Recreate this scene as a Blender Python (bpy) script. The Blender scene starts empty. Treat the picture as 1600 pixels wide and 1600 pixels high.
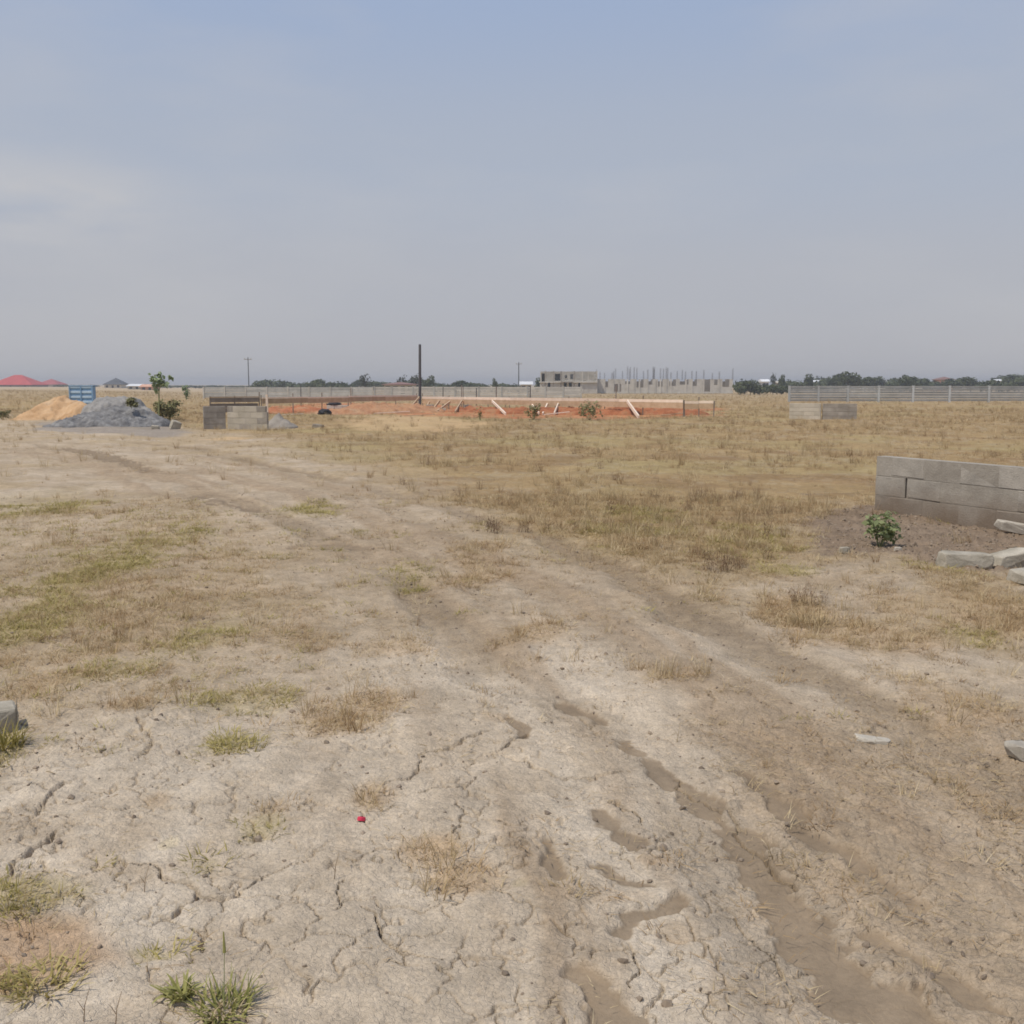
import bpy, bmesh, math, random
import numpy as np
from mathutils import Vector, Matrix

random.seed(7)
rng = np.random.default_rng(7)
scene = bpy.context.scene
col = scene.collection

# ------------------------------------------------------------------ camera
CAM_H, PITCH, FPX = 1.6, math.radians(7.125), 1600.0
cam_data = bpy.data.cameras.new('camera')
cam_data.sensor_width = 36.0
cam_data.lens = 36.0
cam_data.clip_start = 0.05
cam_data.clip_end = 12000
cam = bpy.data.objects.new('camera', cam_data)
cam.location = (0, 0, CAM_H)
cam.rotation_euler = (math.pi / 2 - PITCH, 0, 0)
col.objects.link(cam)
scene.camera = cam

# ------------------------------------------------------------------ sun, sky, exposure
SUN_EL = math.radians(63)
SUN_AZ = math.atan2(-0.85, -0.52)           # direction to the sun: high on the left, a little behind the viewer
sun_dir = Vector((math.sin(SUN_AZ) * math.cos(SUN_EL), math.cos(SUN_AZ) * math.cos(SUN_EL), math.sin(SUN_EL)))
sd = bpy.data.lights.new('sun', 'SUN')
sd.energy = 3.2
sd.angle = math.radians(1.2)
sd.color = (1.0, 0.935, 0.83)
sun = bpy.data.objects.new('sun', sd)
sun.rotation_euler = sun_dir.to_track_quat('Z', 'Y').to_euler()
sun.location = (0, 0, 60)
col.objects.link(sun)

world = bpy.data.worlds.new('World')
scene.world = world
world.use_nodes = True
nt = world.node_tree
nt.nodes.clear()
N = nt.nodes.new
out = N('ShaderNodeOutputWorld')
bg = N('ShaderNodeBackground')
sky = N('ShaderNodeTexSky')
sky.sky_type = 'NISHITA'
sky.sun_disc = False
sky.sun_elevation = SUN_EL
sky.sun_rotation = SUN_AZ
sky.air_density = 1.0
sky.dust_density = 3.0
SKY_STRENGTH = 0.10
bg.inputs['Strength'].default_value = SKY_STRENGTH
# harmattan dust veil: a grey layer, thickest at the horizon, laid over the clear sky
tc = N('ShaderNodeTexCoord')
sep = N('ShaderNodeSeparateXYZ')
nt.links.new(tc.outputs['Generated'], sep.inputs[0])
ramp = N('ShaderNodeValToRGB')
cr = ramp.color_ramp
cr.interpolation = 'EASE'


def lin(r, g, b):
    f = lambda c: (c / 255 / 12.92) if c / 255 <= 0.04045 else ((c / 255 + 0.055) / 1.055) ** 2.4
    return (f(r), f(g), f(b))


stops = [(0.0, lin(186, 186, 191)), (0.09, lin(183, 185, 193)), (0.2, lin(176, 184, 199)), (0.36, lin(161, 178, 207)), (1.0, lin(120, 148, 195))]
while len(cr.elements) < len(stops):
    cr.elements.new(0.5)
for e, (p, c) in zip(cr.elements, stops):
    e.position = p
    e.color = (c[0] / SKY_STRENGTH, c[1] / SKY_STRENGTH, c[2] / SKY_STRENGTH, 1)
# thin cirrus film, slightly lighter and greyer patches
mapn = N('ShaderNodeMapping')
mapn.inputs['Scale'].default_value = (1.6, 1.6, 5.5)
nt.links.new(tc.outputs['Generated'], mapn.inputs[0])
ns = N('ShaderNodeTexNoise')
ns.inputs['Scale'].default_value = 1.7
ns.inputs['Detail'].default_value = 5
ns.inputs['Roughness'].default_value = 0.55
nt.links.new(mapn.outputs[0], ns.inputs['Vector'])
nr = N('ShaderNodeMapRange')
nr.inputs['From Min'].default_value = 0.46
nr.inputs['From Max'].default_value = 0.78
nr.inputs['To Max'].default_value = 0.45
nt.links.new(ns.outputs['Fac'], nr.inputs['Value'])
cl = N('ShaderNodeMix')
cl.data_type = 'RGBA'
cc = lin(199, 198, 200)
cl.inputs['B'].default_value = (cc[0] / SKY_STRENGTH, cc[1] / SKY_STRENGTH, cc[2] / SKY_STRENGTH, 1)
nt.links.new(nr.outputs[0], cl.inputs['Factor'])
nt.links.new(ramp.outputs[0], cl.inputs['A'])
# the one soft bright cloud low on the left
cv = N('ShaderNodeVectorMath'); cv.operation = 'MULTIPLY'
cv.inputs[1].default_value = (1, 1, 3.2)
nt.links.new(tc.outputs['Generated'], cv.inputs[0])
cd = N('ShaderNodeVectorMath'); cd.operation = 'DISTANCE'
cd.inputs[1].default_value = (-.425, .89, .150 * 3.2)
nt.links.new(cv.outputs[0], cd.inputs[0])
cm = N('ShaderNodeMapRange'); cm.interpolation_type = 'SMOOTHSTEP'
cm.inputs['From Min'].default_value = .21; cm.inputs['From Max'].default_value = .02; cm.inputs['To Max'].default_value = 1.0
nt.links.new(cd.outputs['Value'], cm.inputs['Value'])
cn = noise_sky = N('ShaderNodeTexNoise')
cn.inputs['Scale'].default_value = 4.5; cn.inputs['Detail'].default_value = 6
nt.links.new(mapn.outputs[0], cn.inputs['Vector'])
cr2 = N('ShaderNodeMapRange'); cr2.inputs['From Min'].default_value = .35; cr2.inputs['From Max'].default_value = .62
nt.links.new(cn.outputs['Fac'], cr2.inputs['Value'])
cx = N('ShaderNodeMath'); cx.operation = 'MULTIPLY'
nt.links.new(cm.outputs[0], cx.inputs[0]); nt.links.new(cr2.outputs[0], cx.inputs[1])
cadd = N('ShaderNodeMath'); cadd.operation = 'ADD'; cadd.use_clamp = True
nt.links.new(nr.outputs[0], cadd.inputs[0]); nt.links.new(cx.outputs[0], cadd.inputs[1])
nt.links.new(cadd.outputs[0], cl.inputs['Factor'])
veil = N('ShaderNodeMix')
veil.data_type = 'RGBA'
veil.inputs['Factor'].default_value = 0.9
nt.links.new(sep.outputs['Z'], ramp.inputs[0])
nt.links.new(sky.outputs[0], veil.inputs['A'])
nt.links.new(cl.outputs['Result'], veil.inputs['B'])
nt.links.new(veil.outputs['Result'], bg.inputs['Color'])
nt.links.new(bg.outputs[0], out.inputs[0])

scene.view_settings.view_transform = 'Standard'
scene.view_settings.look = 'None'
scene.view_settings.gamma = 1
scene.view_settings.exposure = 0.0
scene.view_settings.use_curve_mapping = False
scene.render.engine = 'CYCLES'
scene.cycles.max_bounces = 5
scene.cycles.diffuse_bounces = 3
scene.cycles.transparent_max_bounces = 8
scene.cycles.volume_bounces = 0
scene.cycles.use_denoising = True
scene.cycles.filter_width = 1.7
HAZE_DENSITY = 0.0006


# ------------------------------------------------------------------ numeric helpers
def _hash(ix, iy, seed):
    h = (ix.astype(np.int64) * 374761393 + iy.astype(np.int64) * 668265263 + seed * 1442695041) & 0xFFFFFFFF
    h = ((h ^ (h >> 13)) * 1274126177) & 0xFFFFFFFF
    h = ((h ^ (h >> 16)) * 2246822519) & 0xFFFFFFFF
    return ((h ^ (h >> 15)) & 0xFFFFFF) / float(0xFFFFFF)


def vnoise(x, y, seed=0):
    ix = np.floor(x); iy = np.floor(y)
    fx = x - ix; fy = y - iy
    fx = fx * fx * fx * (fx * (fx * 6 - 15) + 10)
    fy = fy * fy * fy * (fy * (fy * 6 - 15) + 10)
    a = _hash(ix, iy, seed); b = _hash(ix + 1, iy, seed)
    c = _hash(ix, iy + 1, seed); d = _hash(ix + 1, iy + 1, seed)
    return (a * (1 - fx) + b * fx) * (1 - fy) + (c * (1 - fx) + d * fx) * fy


def fbm(x, y, octaves=4, seed=0, gain=0.5):
    """-1..1"""
    s = np.zeros_like(x); amp = 1.0; tot = 0
    for o in range(octaves):
        ca, sa = math.cos(o * 1.1 + .3), math.sin(o * 1.1 + .3)
        f = 2.03 ** o
        s += amp * (vnoise((x * ca - y * sa) * f + 17.3 * o, (x * sa + y * ca) * f - 9.1 * o, seed + o) * 2 - 1)
        tot += amp
        amp *= gain
    return s / tot * 1.35


def sstep(a, b, v):
    t = np.clip((v - a) / (b - a), 0, 1)
    return t * t * (3 - 2 * t)


def voronoi_edge(x, y, seed):
    ix = np.floor(x); iy = np.floor(y)
    f1 = np.full_like(x, 9.0); f2 = np.full_like(x, 9.0)
    for dx in (-1, 0, 1):
        for dy in (-1, 0, 1):
            px = ix + dx + 0.1 + 0.8 * _hash(ix + dx, iy + dy, seed)
            py = iy + dy + 0.1 + 0.8 * _hash(ix + dx, iy + dy, seed + 71)
            d = np.hypot(px - x, py - y)
            nf1 = np.minimum(f1, d)
            f2 = np.minimum(f2, np.maximum(f1, d))
            f1 = nf1
    return f2 - f1


def terrain(x, y):
    """the plain: level round the camera, dropping about a metre beyond the building site"""
    r = np.hypot(x, y)
    az = np.arctan2(x, y)                   # the ground stays level towards the red-roofed houses on the left
    side = np.maximum(sstep(-.46, -.24, az), sstep(-2.2, -3.0, az))
    return -1.1 * sstep(50, 250, r) * side


cp, sp = math.cos(PITCH), math.sin(PITCH)


def at(px, py, Y):
    """world point at forward distance Y that the photograph shows at px, py"""
    v = (800 - py) / FPX
    s = Y / (cp + v * sp)
    return Vector(((px - 800) / FPX * s, Y, CAM_H + s * (-sp + v * cp)))


def gp(px, py):
    """the spot of ground that the photograph shows at px, py"""
    lo, hi = 0.5, 3000.0
    for _ in range(60):
        mid = (lo * hi) ** 0.5
        p = at(px, py, mid)
        if p.z > float(terrain(np.array(p.x), np.array(p.y))):
            lo = mid
        else:
            hi = mid
    p = at(px, py, lo)
    return p


def gpl(pts):
    return [(p.x, p.y) for p in (gp(*q) for q in pts)]


def seg_dist(x, y, line):
    """distance to a polyline, and 0..1 position along it"""
    best = np.full_like(x, 1e9); par = np.zeros_like(x)
    n = len(line) - 1
    for i in range(n):
        ax, ay = line[i]; bx, by = line[i + 1]
        dx, dy = bx - ax, by - ay
        L2 = dx * dx + dy * dy + 1e-12
        t = np.clip(((x - ax) * dx + (y - ay) * dy) / L2, 0, 1)
        d = np.hypot(x - ax - t * dx, y - ay - t * dy)
        m = d < best
        best = np.where(m, d, best); par = np.where(m, (i + t) / n, par)
    return best, par


def seg_signed(x, y, line):
    """signed distance to a polyline and distance travelled along it"""
    best = np.full_like(x, 1e9); sg = np.zeros_like(x); arc = np.zeros_like(x)
    run = 0.0
    for i in range(len(line) - 1):
        ax, ay = line[i]; bx, by = line[i + 1]
        dx, dy = bx - ax, by - ay
        L = math.hypot(dx, dy) + 1e-9
        t = np.clip(((x - ax) * dx + (y - ay) * dy) / L ** 2, 0, 1)
        d = np.hypot(x - ax - t * dx, y - ay - t * dy)
        m = d < best
        best = np.where(m, d, best)
        sg = np.where(m, np.sign((x - ax) * dy - (y - ay) * dx) * d, sg)
        arc = np.where(m, run + t * L, arc)
        run += L
    return sg, arc


def poly_sd(x, y, poly):
    """signed distance to a polygon (positive inside)"""
    inside = np.zeros(x.shape, bool)
    n = len(poly)
    for i in range(n):
        ax, ay = poly[i]; bx, by = poly[(i + 1) % n]
        c = (ay > y) != (by > y)
        xi = (bx - ax) * (y - ay) / (by - ay + 1e-12) + ax
        inside ^= c & (x < xi)
    d, _ = seg_dist(x, y, list(poly) + [poly[0]])
    return np.where(inside, d, -d)


# ------------------------------------------------------------------ layout of the ground, in metres (traced on the plain)
FIELD = gpl([(420, 684), (560, 712), (690, 770), (850, 838), (1000, 868), (1110, 900), (1270, 905), (1262, 830), (1360, 795), (1700, 790),
             (1900, 612), (1100, 607), (400, 612), (-600, 612), (-600, 640), (60, 650), (300, 668)])
LEFTGREEN = gpl([(-200, 790), (60, 800), (330, 790), (470, 850), (520, 960), (430, 1090), (120, 1130), (-200, 1190)])
WALLSOIL = gpl([(1255, 822), (1330, 792), (1380, 790), (1700, 830), (1800, 900), (1480, 900), (1400, 862), (1290, 872)])
BROWN = gpl([(1060, 1130), (1250, 1060), (1600, 1075), (1900, 1100), (1900, 1700), (1480, 1650), (1280, 1420), (1150, 1260)])
PIT = gpl([(412, 636), (500, 630), (655, 630), (760, 638), (1000, 634), (1118, 634), (1120, 650), (1000, 653.5), (800, 654.5), (700, 652), (560, 647), (425, 646)])
SAND1 = gpl([(520, 668), (560, 650), (690, 648), (770, 663), (700, 674), (560, 673)])
SAND2 = gpl([(322, 686), (350, 681), (392, 684), (370, 691), (330, 690)])
ORANGE = gpl([(-60, 1450), (50, 1440), (120, 1440), (180, 1500), (90, 1530), (-60, 1545)])
GRAVELSKIRT = gpl([(60, 660), (260, 664), (310, 676), (250, 682), (60, 672)])
MUDS = [  # smooth dried mud in the wheel ruts: polyline, half widths in metres at its ends
    (gpl([(975, 1148), (1035, 1192), (1115, 1255), (1185, 1335), (1235, 1420), (1310, 1500), (1440, 1620)]), 0.05, 0.085),
    (gpl([(905, 1512), (945, 1550), (1000, 1630)]), 0.035, 0.07),
    (gpl([(935, 1255), (965, 1290), (985, 1305)]), 0.03, 0.05),
    (gpl([(858, 1310), (862, 1345), (872, 1370)]), 0.02, 0.035),
    (gpl([(945, 1352), (975, 1372), (1020, 1378)]), 0.04, 0.015),
    (gpl([(972, 1455), (985, 1428), (1040, 1418), (1075, 1405)]), 0.022, 0.035),
    (gpl([(795, 1118), (820, 1135), (815, 1150)]), 0.03, 0.03),
    (gpl([(1160, 1190), (1200, 1225), (1240, 1265)]), 0.03, 0.05),
    (gpl([(1250, 1290), (1330, 1330), (1430, 1400)]), 0.025, 0.04),
    (gpl([(1350, 1440), (1450, 1500), (1560, 1580)]), 0.02, 0.04),
    (gpl([(480, 850), (520, 852), (565, 858)]), 0.16, 0.12),
    (gpl([(300, 772), (345, 785), (405, 802)]), 0.18, 0.14),
    (gpl([(880, 1095), (920, 1108), (945, 1120)]), 0.05, 0.03),
    (gpl([(100, 700), (170, 715), (240, 735)]), 0.28, 0.15),
]
RUTS = [  # long shallow wheel tracks, half width, depth
    (gpl([(20, 690), (120, 706), (260, 742), (400, 796), (560, 862), (690, 950), (800, 1050), (900, 1110), (975, 1148), (1115, 1255), (1310, 1500)]), 0.20, 0.030),
    (gpl([(150, 684), (330, 704), (560, 756), (700, 796), (840, 836), (960, 888), (1050, 935), (1180, 1000), (1350, 1100), (1600, 1240)]), 0.22, 0.035),
    (gpl([(250, 694), (420, 728), (600, 790), (740, 860), (860, 930), (1000, 1020), (1200, 1180), (1500, 1450)]), 0.18, 0.015),
]
TRACKMID = gpl([(60, 740), (300, 740), (480, 790), (640, 850), (820, 950), (1000, 1080)])
TRACKLINE = gpl([(-150, 688), (60, 698), (240, 722), (440, 775), (640, 850), (820, 945), (960, 1060), (1130, 1230), (1330, 1450), (1500, 1680)])
CRACKS = [(gpl(p), w) for p, w in [
    ([(10, 1372), (30, 1352), (52, 1332), (82, 1308), (75, 1300)], .011),
    ([(52, 1278), (62, 1258), (78, 1240), (105, 1222)], .011),
    ([(228, 1128), (236, 1150), (228, 1178), (205, 1196)], .010),
    ([(205, 1350), (245, 1368), (290, 1372), (298, 1392), (285, 1425), (262, 1428)], .008),
    ([(298, 1396), (340, 1398), (370, 1395), (395, 1374), (460, 1362), (485, 1348)], .007),
    ([(300, 1450), (312, 1466), (308, 1478)], .010),
    ([(770, 1180), (800, 1160), (818, 1148), (826, 1140)], .010),
    ([(590, 1225), (640, 1215), (665, 1190), (700, 1160), (760, 1140)], .009),
    ([(820, 1190), (870, 1205), (930, 1208), (985, 1200)], .008),
    ([(670, 1238), (720, 1235), (770, 1218)], .008),
    ([(550, 1420), (580, 1430), (598, 1455), (650, 1492), (700, 1510)], .008),
    ([(1060, 1200), (1110, 1240), (1160, 1300), (1215, 1340), (1245, 1370)], .008),
    ([(1390, 1172), (1430, 1190), (1470, 1208), (1500, 1222)], .010),
    ([(1530, 1288), (1560, 1300), (1595, 1318)], .010),
    ([(980, 1560), (990, 1530), (975, 1490), (972, 1470)], .006),
    ([(950, 1240), (985, 1262), (1010, 1290)], .007),
    ([(1250, 1105), (1330, 1120), (1400, 1122)], .010),
    ([(1130, 1420), (1180, 1460), (1215, 1500)], .006),
    ([(700, 1250), (720, 1278), (705, 1310)], .006),
    ([(520, 1380), (522, 1410), (512, 1430)], .006),
]]


def ell(px, py, hw, hh):
    c = gp(px, py)
    rx = hw / FPX * (c.y * cp + CAM_H * sp)
    ry = abs(gp(px, py - hh).y - gp(px, py + hh).y) / 2
    return c.x, c.y, rx, ry


GREEN = [ell(*e[:4]) + (e[4],) for e in [
    (140, 905, 80, 45, .8), (40, 965, 55, 35, .8), (300, 1000, 70, 45, .55), (372, 1166, 38, 16, .9), (400, 1100, 80, 22, .6), (100, 1385, 95, 28, .75),
    (55, 1540, 55, 20, .8), (250, 1490, 35, 10, .7), (990, 808, 70, 18, .7), (1200, 895, 45, 12, .7), (480, 800, 40, 16, .5), (1180, 852, 90, 25, .4),
    (270, 1318, 16, 10, .5), (412, 1290, 30, 24, .7), (10, 1195, 45, 30, .7), (250, 850, 60, 20, .45), (60, 790, 80, 20, .4), (620, 900, 40, 18, .3),
    (1530, 990, 50, 18, .45), (1450, 890, 50, 10, .3), (180, 1060, 70, 20, .5), (60, 1420, 30, 14, .6), (330, 1350, 16, 10, .4), (810, 1385, 14, 8, .5)]]
DRYP = [ell(*e[:4]) + (e[4],) for e in [
    (670, 1335, 62, 30, 1.), (720, 1378, 60, 28, .9), (580, 1245, 34, 22, .75), (590, 1098, 45, 22, .8), (205, 1110, 38, 14, .8), (870, 1408, 26, 14, .6),
    (1045, 1345, 40, 8, .6), (1290, 960, 62, 24, .9), (540, 1130, 70, 28, .7), (730, 885, 70, 30, .6), (860, 990, 60, 20, .6), (1400, 1000, 110, 40, .6),
    (1510, 950, 90, 40, .6), (1080, 1478, 34, 20, .5), (60, 1085, 70, 40, .6), (200, 945, 130, 70, .28), (1080, 1060, 60, 24, .4), (640, 1010, 70, 24, .45),
    (430, 1260, 24, 12, .5), (1230, 1420, 40, 22, .6), (1330, 1380, 60, 30, .3), (1460, 1100, 90, 40, .45), (1550, 1240, 60, 60, .3), (880, 1510, 20, 12, .3),
    (350, 1585, 40, 14, .6), (990, 1410, 60, 14, .35), (500, 1000, 60, 30, .4), (770, 1120, 24, 8, .5), (120, 1440, 60, 20, .5), (250, 1250, 20, 12, .6)]]
WEED = [ell(*e[:4]) + (e[4],) for e in [(1105, 884, 44, 10, .9), (800, 828, 50, 9, .8), (1290, 938, 30, 7, .6), (1060, 690, 120, 25, .35), (840, 700, 120, 25, .35),
                                        (1080, 765, 60, 12, .6), (1010, 745, 30, 8, .7), (1330, 668, 90, 10, .5), (1150, 740, 80, 16, .4), (700, 740, 80, 16, .4)]]


def blobsum(x, y, blobs, wx, wy, k=0.5):
    s = np.zeros_like(x)
    for cx, cy, rx, ry, a in blobs:
        d = np.hypot((x - cx + wx * rx * k * 2) / rx, (y - cy + wy * ry * k * 2) / ry)
        s = np.maximum(s, a * sstep(1.35, 0.55, d))
    return s


def ground_fields(x, y, full=True):
    r = np.hypot(x, y)
    F = {}
    fade = lambda a, b: sstep(b, a, r)
    w1 = fbm(x * .9, y * .9, 4, 11); w2 = fbm(x * .9 + 40, y * .9 - 13, 4, 12)
    wf1 = fbm(x * 6, y * 6, 4, 13); wf2 = fbm(x * 6 + 50, y * 6 + 7, 4, 14)
    wl = fbm(x * .25, y * .25, 4, 15)
    sdf = poly_sd(x, y, FIELD) + w1 * (.35 + .03 * r) + wl * .03 * r
    F['field'] = sstep(-.7 - .05 * r, .5 + .05 * r, sdf + .5 * fbm(x * 2.2, y * 2.2, 3, 17))
    F['left'] = sstep(-.4, .8, poly_sd(x, y, LEFTGREEN) + w1 * .6)
    F['wallsoil'] = sstep(-.15, .2, poly_sd(x, y, WALLSOIL) + w1 * .3 + wf1 * .1)
    F['brown'] = sstep(-.3, .35, poly_sd(x, y, BROWN) + w1 * .5 + wf1 * .08)
    F['pit'] = sstep(-.4, .8, poly_sd(x, y, PIT) + w1 * 1.6) * (.6 + .4 * sstep(-.3, .3, wf1 + .6 * w2))
    F['sand'] = np.maximum(sstep(-.5, .6, poly_sd(x, y, SAND1) + w1 * .9), sstep(-.15, .3, poly_sd(x, y, SAND2) + w1 * .4))
    F['orange'] = sstep(-.05, .08, poly_sd(x, y, ORANGE) + w1 * .06 + wf1 * .03)
    F['skirt'] = sstep(-.3, .3, poly_sd(x, y, GRAVELSKIRT) + w1 * .5)
    F['green'] = blobsum(x, y, GREEN, w1, w2)
    F['dry'] = blobsum(x, y, DRYP, w1, w2)
    F['weed'] = blobsum(x, y, WEED, w1, w2)
    F['w1'], F['w2'], F['wf'], F['wl'] = w1, w2, wf1, wl
    pale_band, _ = seg_dist(x, y, TRACKMID)
    F['strawy'] = sstep(4.2, 7.5, r) * sstep(-.45, .35, w2 * .6 + fbm(x * 1.7, y * 1.7, 4, 62) * .8) * (1 - .75 * sstep(1.1, .4, pale_band + .4 * w1)) * (1 - F['wallsoil'])
    # smooth mud
    mj = fbm(x * 15, y * 15, 3, 55)
    mud = np.zeros_like(x); sunk = np.zeros_like(x)
    for line, h0, h1 in MUDS:
        near = (x > min(p[0] for p in line) - 1.2) & (x < max(p[0] for p in line) + 1.2) & (y > min(p[1] for p in line) - 1.2) & (y < max(p[1] for p in line) + 1.2)
        if not near.any():
            continue
        d, t = seg_dist(x[near], y[near], line)
        hw = h0 + (h1 - h0) * t
        hw = hw * (.9 + .5 * w1[near] + .8 * wf1[near] + .5 * mj[near])
        s = hw - d
        mud[near] = np.maximum(mud[near], sstep(-.008, .010, s))
        sunk[near] = np.maximum(sunk[near], sstep(-.02, .02, s))
    F['mud'] = mud
    rut = np.zeros_like(x)
    lip = np.zeros_like(x)
    for line, hw, dep in RUTS:
        d, t = seg_dist(x + w1 * .10, y + w2 * .10, line)
        hh = hw * (1 + .3 * w1)
        m = sstep(hh * 1.25, hh * .5, d)
        brk = .35 + .65 * sstep(-.6, .1, fbm(x * .5 + 9, y * .5, 3, 23))
        rut = np.maximum(rut, m * brk * dep / .035)
        lip = np.maximum(lip, np.exp(-((d - hh * 1.35) / (.35 * hh)) ** 2) * brk * dep / .035)
    sd_, arc = seg_signed(x + w1 * .12, y + w2 * .12, TRACKLINE)
    band = sstep(1.9, 1.1, np.abs(sd_))
    streak = fbm(sd_ * 3.2, arc * .22, 4, 25) * band
    F['band'], F['streak'] = band, streak
    F['strawy'] = F['strawy'] * (1 - .75 * band)
    F['field'] = F['field'] * (1 - .5 * band)
    F['rut'] = rut
    # ---- height
    h = terrain(x, y)
    h = h + .05 * fbm(x * .3, y * .3, 3, 31) * sstep(1, 6, r) + .022 * fbm(x * 1.3, y * 1.3, 3, 32)
    soft = 1 - .72 * mud
    h = h + soft * (.009 * fbm(x * 5, y * 5, 3, 33) * fade(25, 60) + .0042 * fbm(x * 19, y * 19, 3, 34) * fade(8, 20) + .0022 * fbm(x * 55, y * 55, 2, 35) * fade(4, 9))
    h = h - .032 * rut + .011 * lip - .016 * sunk + .012 * streak * (1 - .8 * mud)
    clod = np.abs(fbm(x * 9, y * 9, 4, 36, .6))
    h = h + (.05 * F['wallsoil'] + .022 * F['brown'] * (1 - mud) + .012 * rut * (1 - mud)) * clod * fade(20, 40)
    # wheel-tread ripples in ruts
    crackmask = sstep(-.15, .45, fbm(x * .8 + 3, y * .8, 3, 41)) * (1 - F['field']) * fade(9, 15) * (1 - .7 * mud)
    e1 = voronoi_edge(x * 2.9 + .30 * fbm(x * 4, y * 4, 3, 42), y * 2.9 + .30 * fbm(x * 4 + 9, y * 4, 3, 43), 5)
    br = sstep(-.35, .25, fbm(x * 2.5, y * 2.5, 2, 44))
    c1 = sstep(.036, .006, e1) * crackmask * br
    e2 = voronoi_edge(x * 5.6 + .35 * fbm(x * 13, y * 13, 2, 45), y * 5.6 + .35 * fbm(x * 13 + 5, y * 13, 2, 46), 6)
    m2 = sstep(-.3, .2, fbm(x * 1.4 + 8, y * 1.4, 3, 47) + .15 * sstep(4.5, 2.6, r)) * (1 - F['field']) * fade(4.5, 8) * (1 - .8 * mud)
    c2 = sstep(.06, .016, e2) * m2 * sstep(-.6, .2, fbm(x * 6, y * 6 + 3, 2, 48))
    ck = np.zeros_like(x)
    jg = fbm(x * 28, y * 28, 2, 51); jg2 = fbm(x * 28 + 9, y * 28, 2, 52)
    for line, w in CRACKS:
        near = (x > min(p[0] for p in line) - .3) & (x < max(p[0] for p in line) + .3) & (y > min(p[1] for p in line) - .3) & (y < max(p[1] for p in line) + .3)
        if not near.any():
            continue
        d, t = seg_dist(x[near] + .05 * wf1[near] + .008 * jg[near], y[near] + .05 * wf2[near] + .008 * jg2[near], line)
        wd = .85 * w * (1 + .8 * wf2[near]) * np.sqrt(np.clip(4 * t * (1 - t) + .15, 0, 1))
        ck[near] = np.maximum(ck[near], sstep(wd * 1.3, wd * .35, d))
    F['crack'] = np.maximum(ck, np.maximum(c1 * .8, c2 * .4))
    h = h - .036 * ck - .026 * c1 - .017 * c2 + .002 * m2 * sstep(0, .35, e2)
    F['h'] = h
    return F


# ------------------------------------------------------------------ object helpers
def tag(o, label=None, cat=None, group=None, kind=None):
    if label: o['label'] = label
    if cat: o['category'] = cat
    if group: o['group'] = group
    if kind: o['kind'] = kind
    return o


def link(name, mesh, parent=None, mat=None):
    o = bpy.data.objects.new(name, mesh)
    col.objects.link(o)
    if parent is not None:
        o.parent = parent
    if mat is not None and len(mesh.materials) == 0:
        mesh.materials.append(mat)
    return o


def empty(name, loc, label, cat, group=None, rz=0):
    o = bpy.data.objects.new(name, None)
    o.empty_display_size = .2
    o.location = loc
    o.rotation_euler = (0, 0, rz)
    col.objects.link(o)
    return tag(o, label, cat, group)


def np_mesh(name, verts, faces, smooth=False):
    """verts (n,3); faces (m,k) of one size"""
    verts = np.asarray(verts, dtype=np.float32); faces = np.asarray(faces, dtype=np.int32)
    m = bpy.data.meshes.new(name)
    k = faces.shape[1]
    m.vertices.add(len(verts)); m.vertices.foreach_set('co', verts.ravel())
    m.loops.add(faces.size); m.loops.foreach_set('vertex_index', faces.ravel())
    m.polygons.add(len(faces)); m.polygons.foreach_set('loop_start', np.arange(0, faces.size, k, dtype=np.int32))
    if smooth:
        m.polygons.foreach_set('use_smooth', np.ones(len(faces), dtype=bool))
    m.update(calc_edges=True)
    m.validate()
    return m


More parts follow.
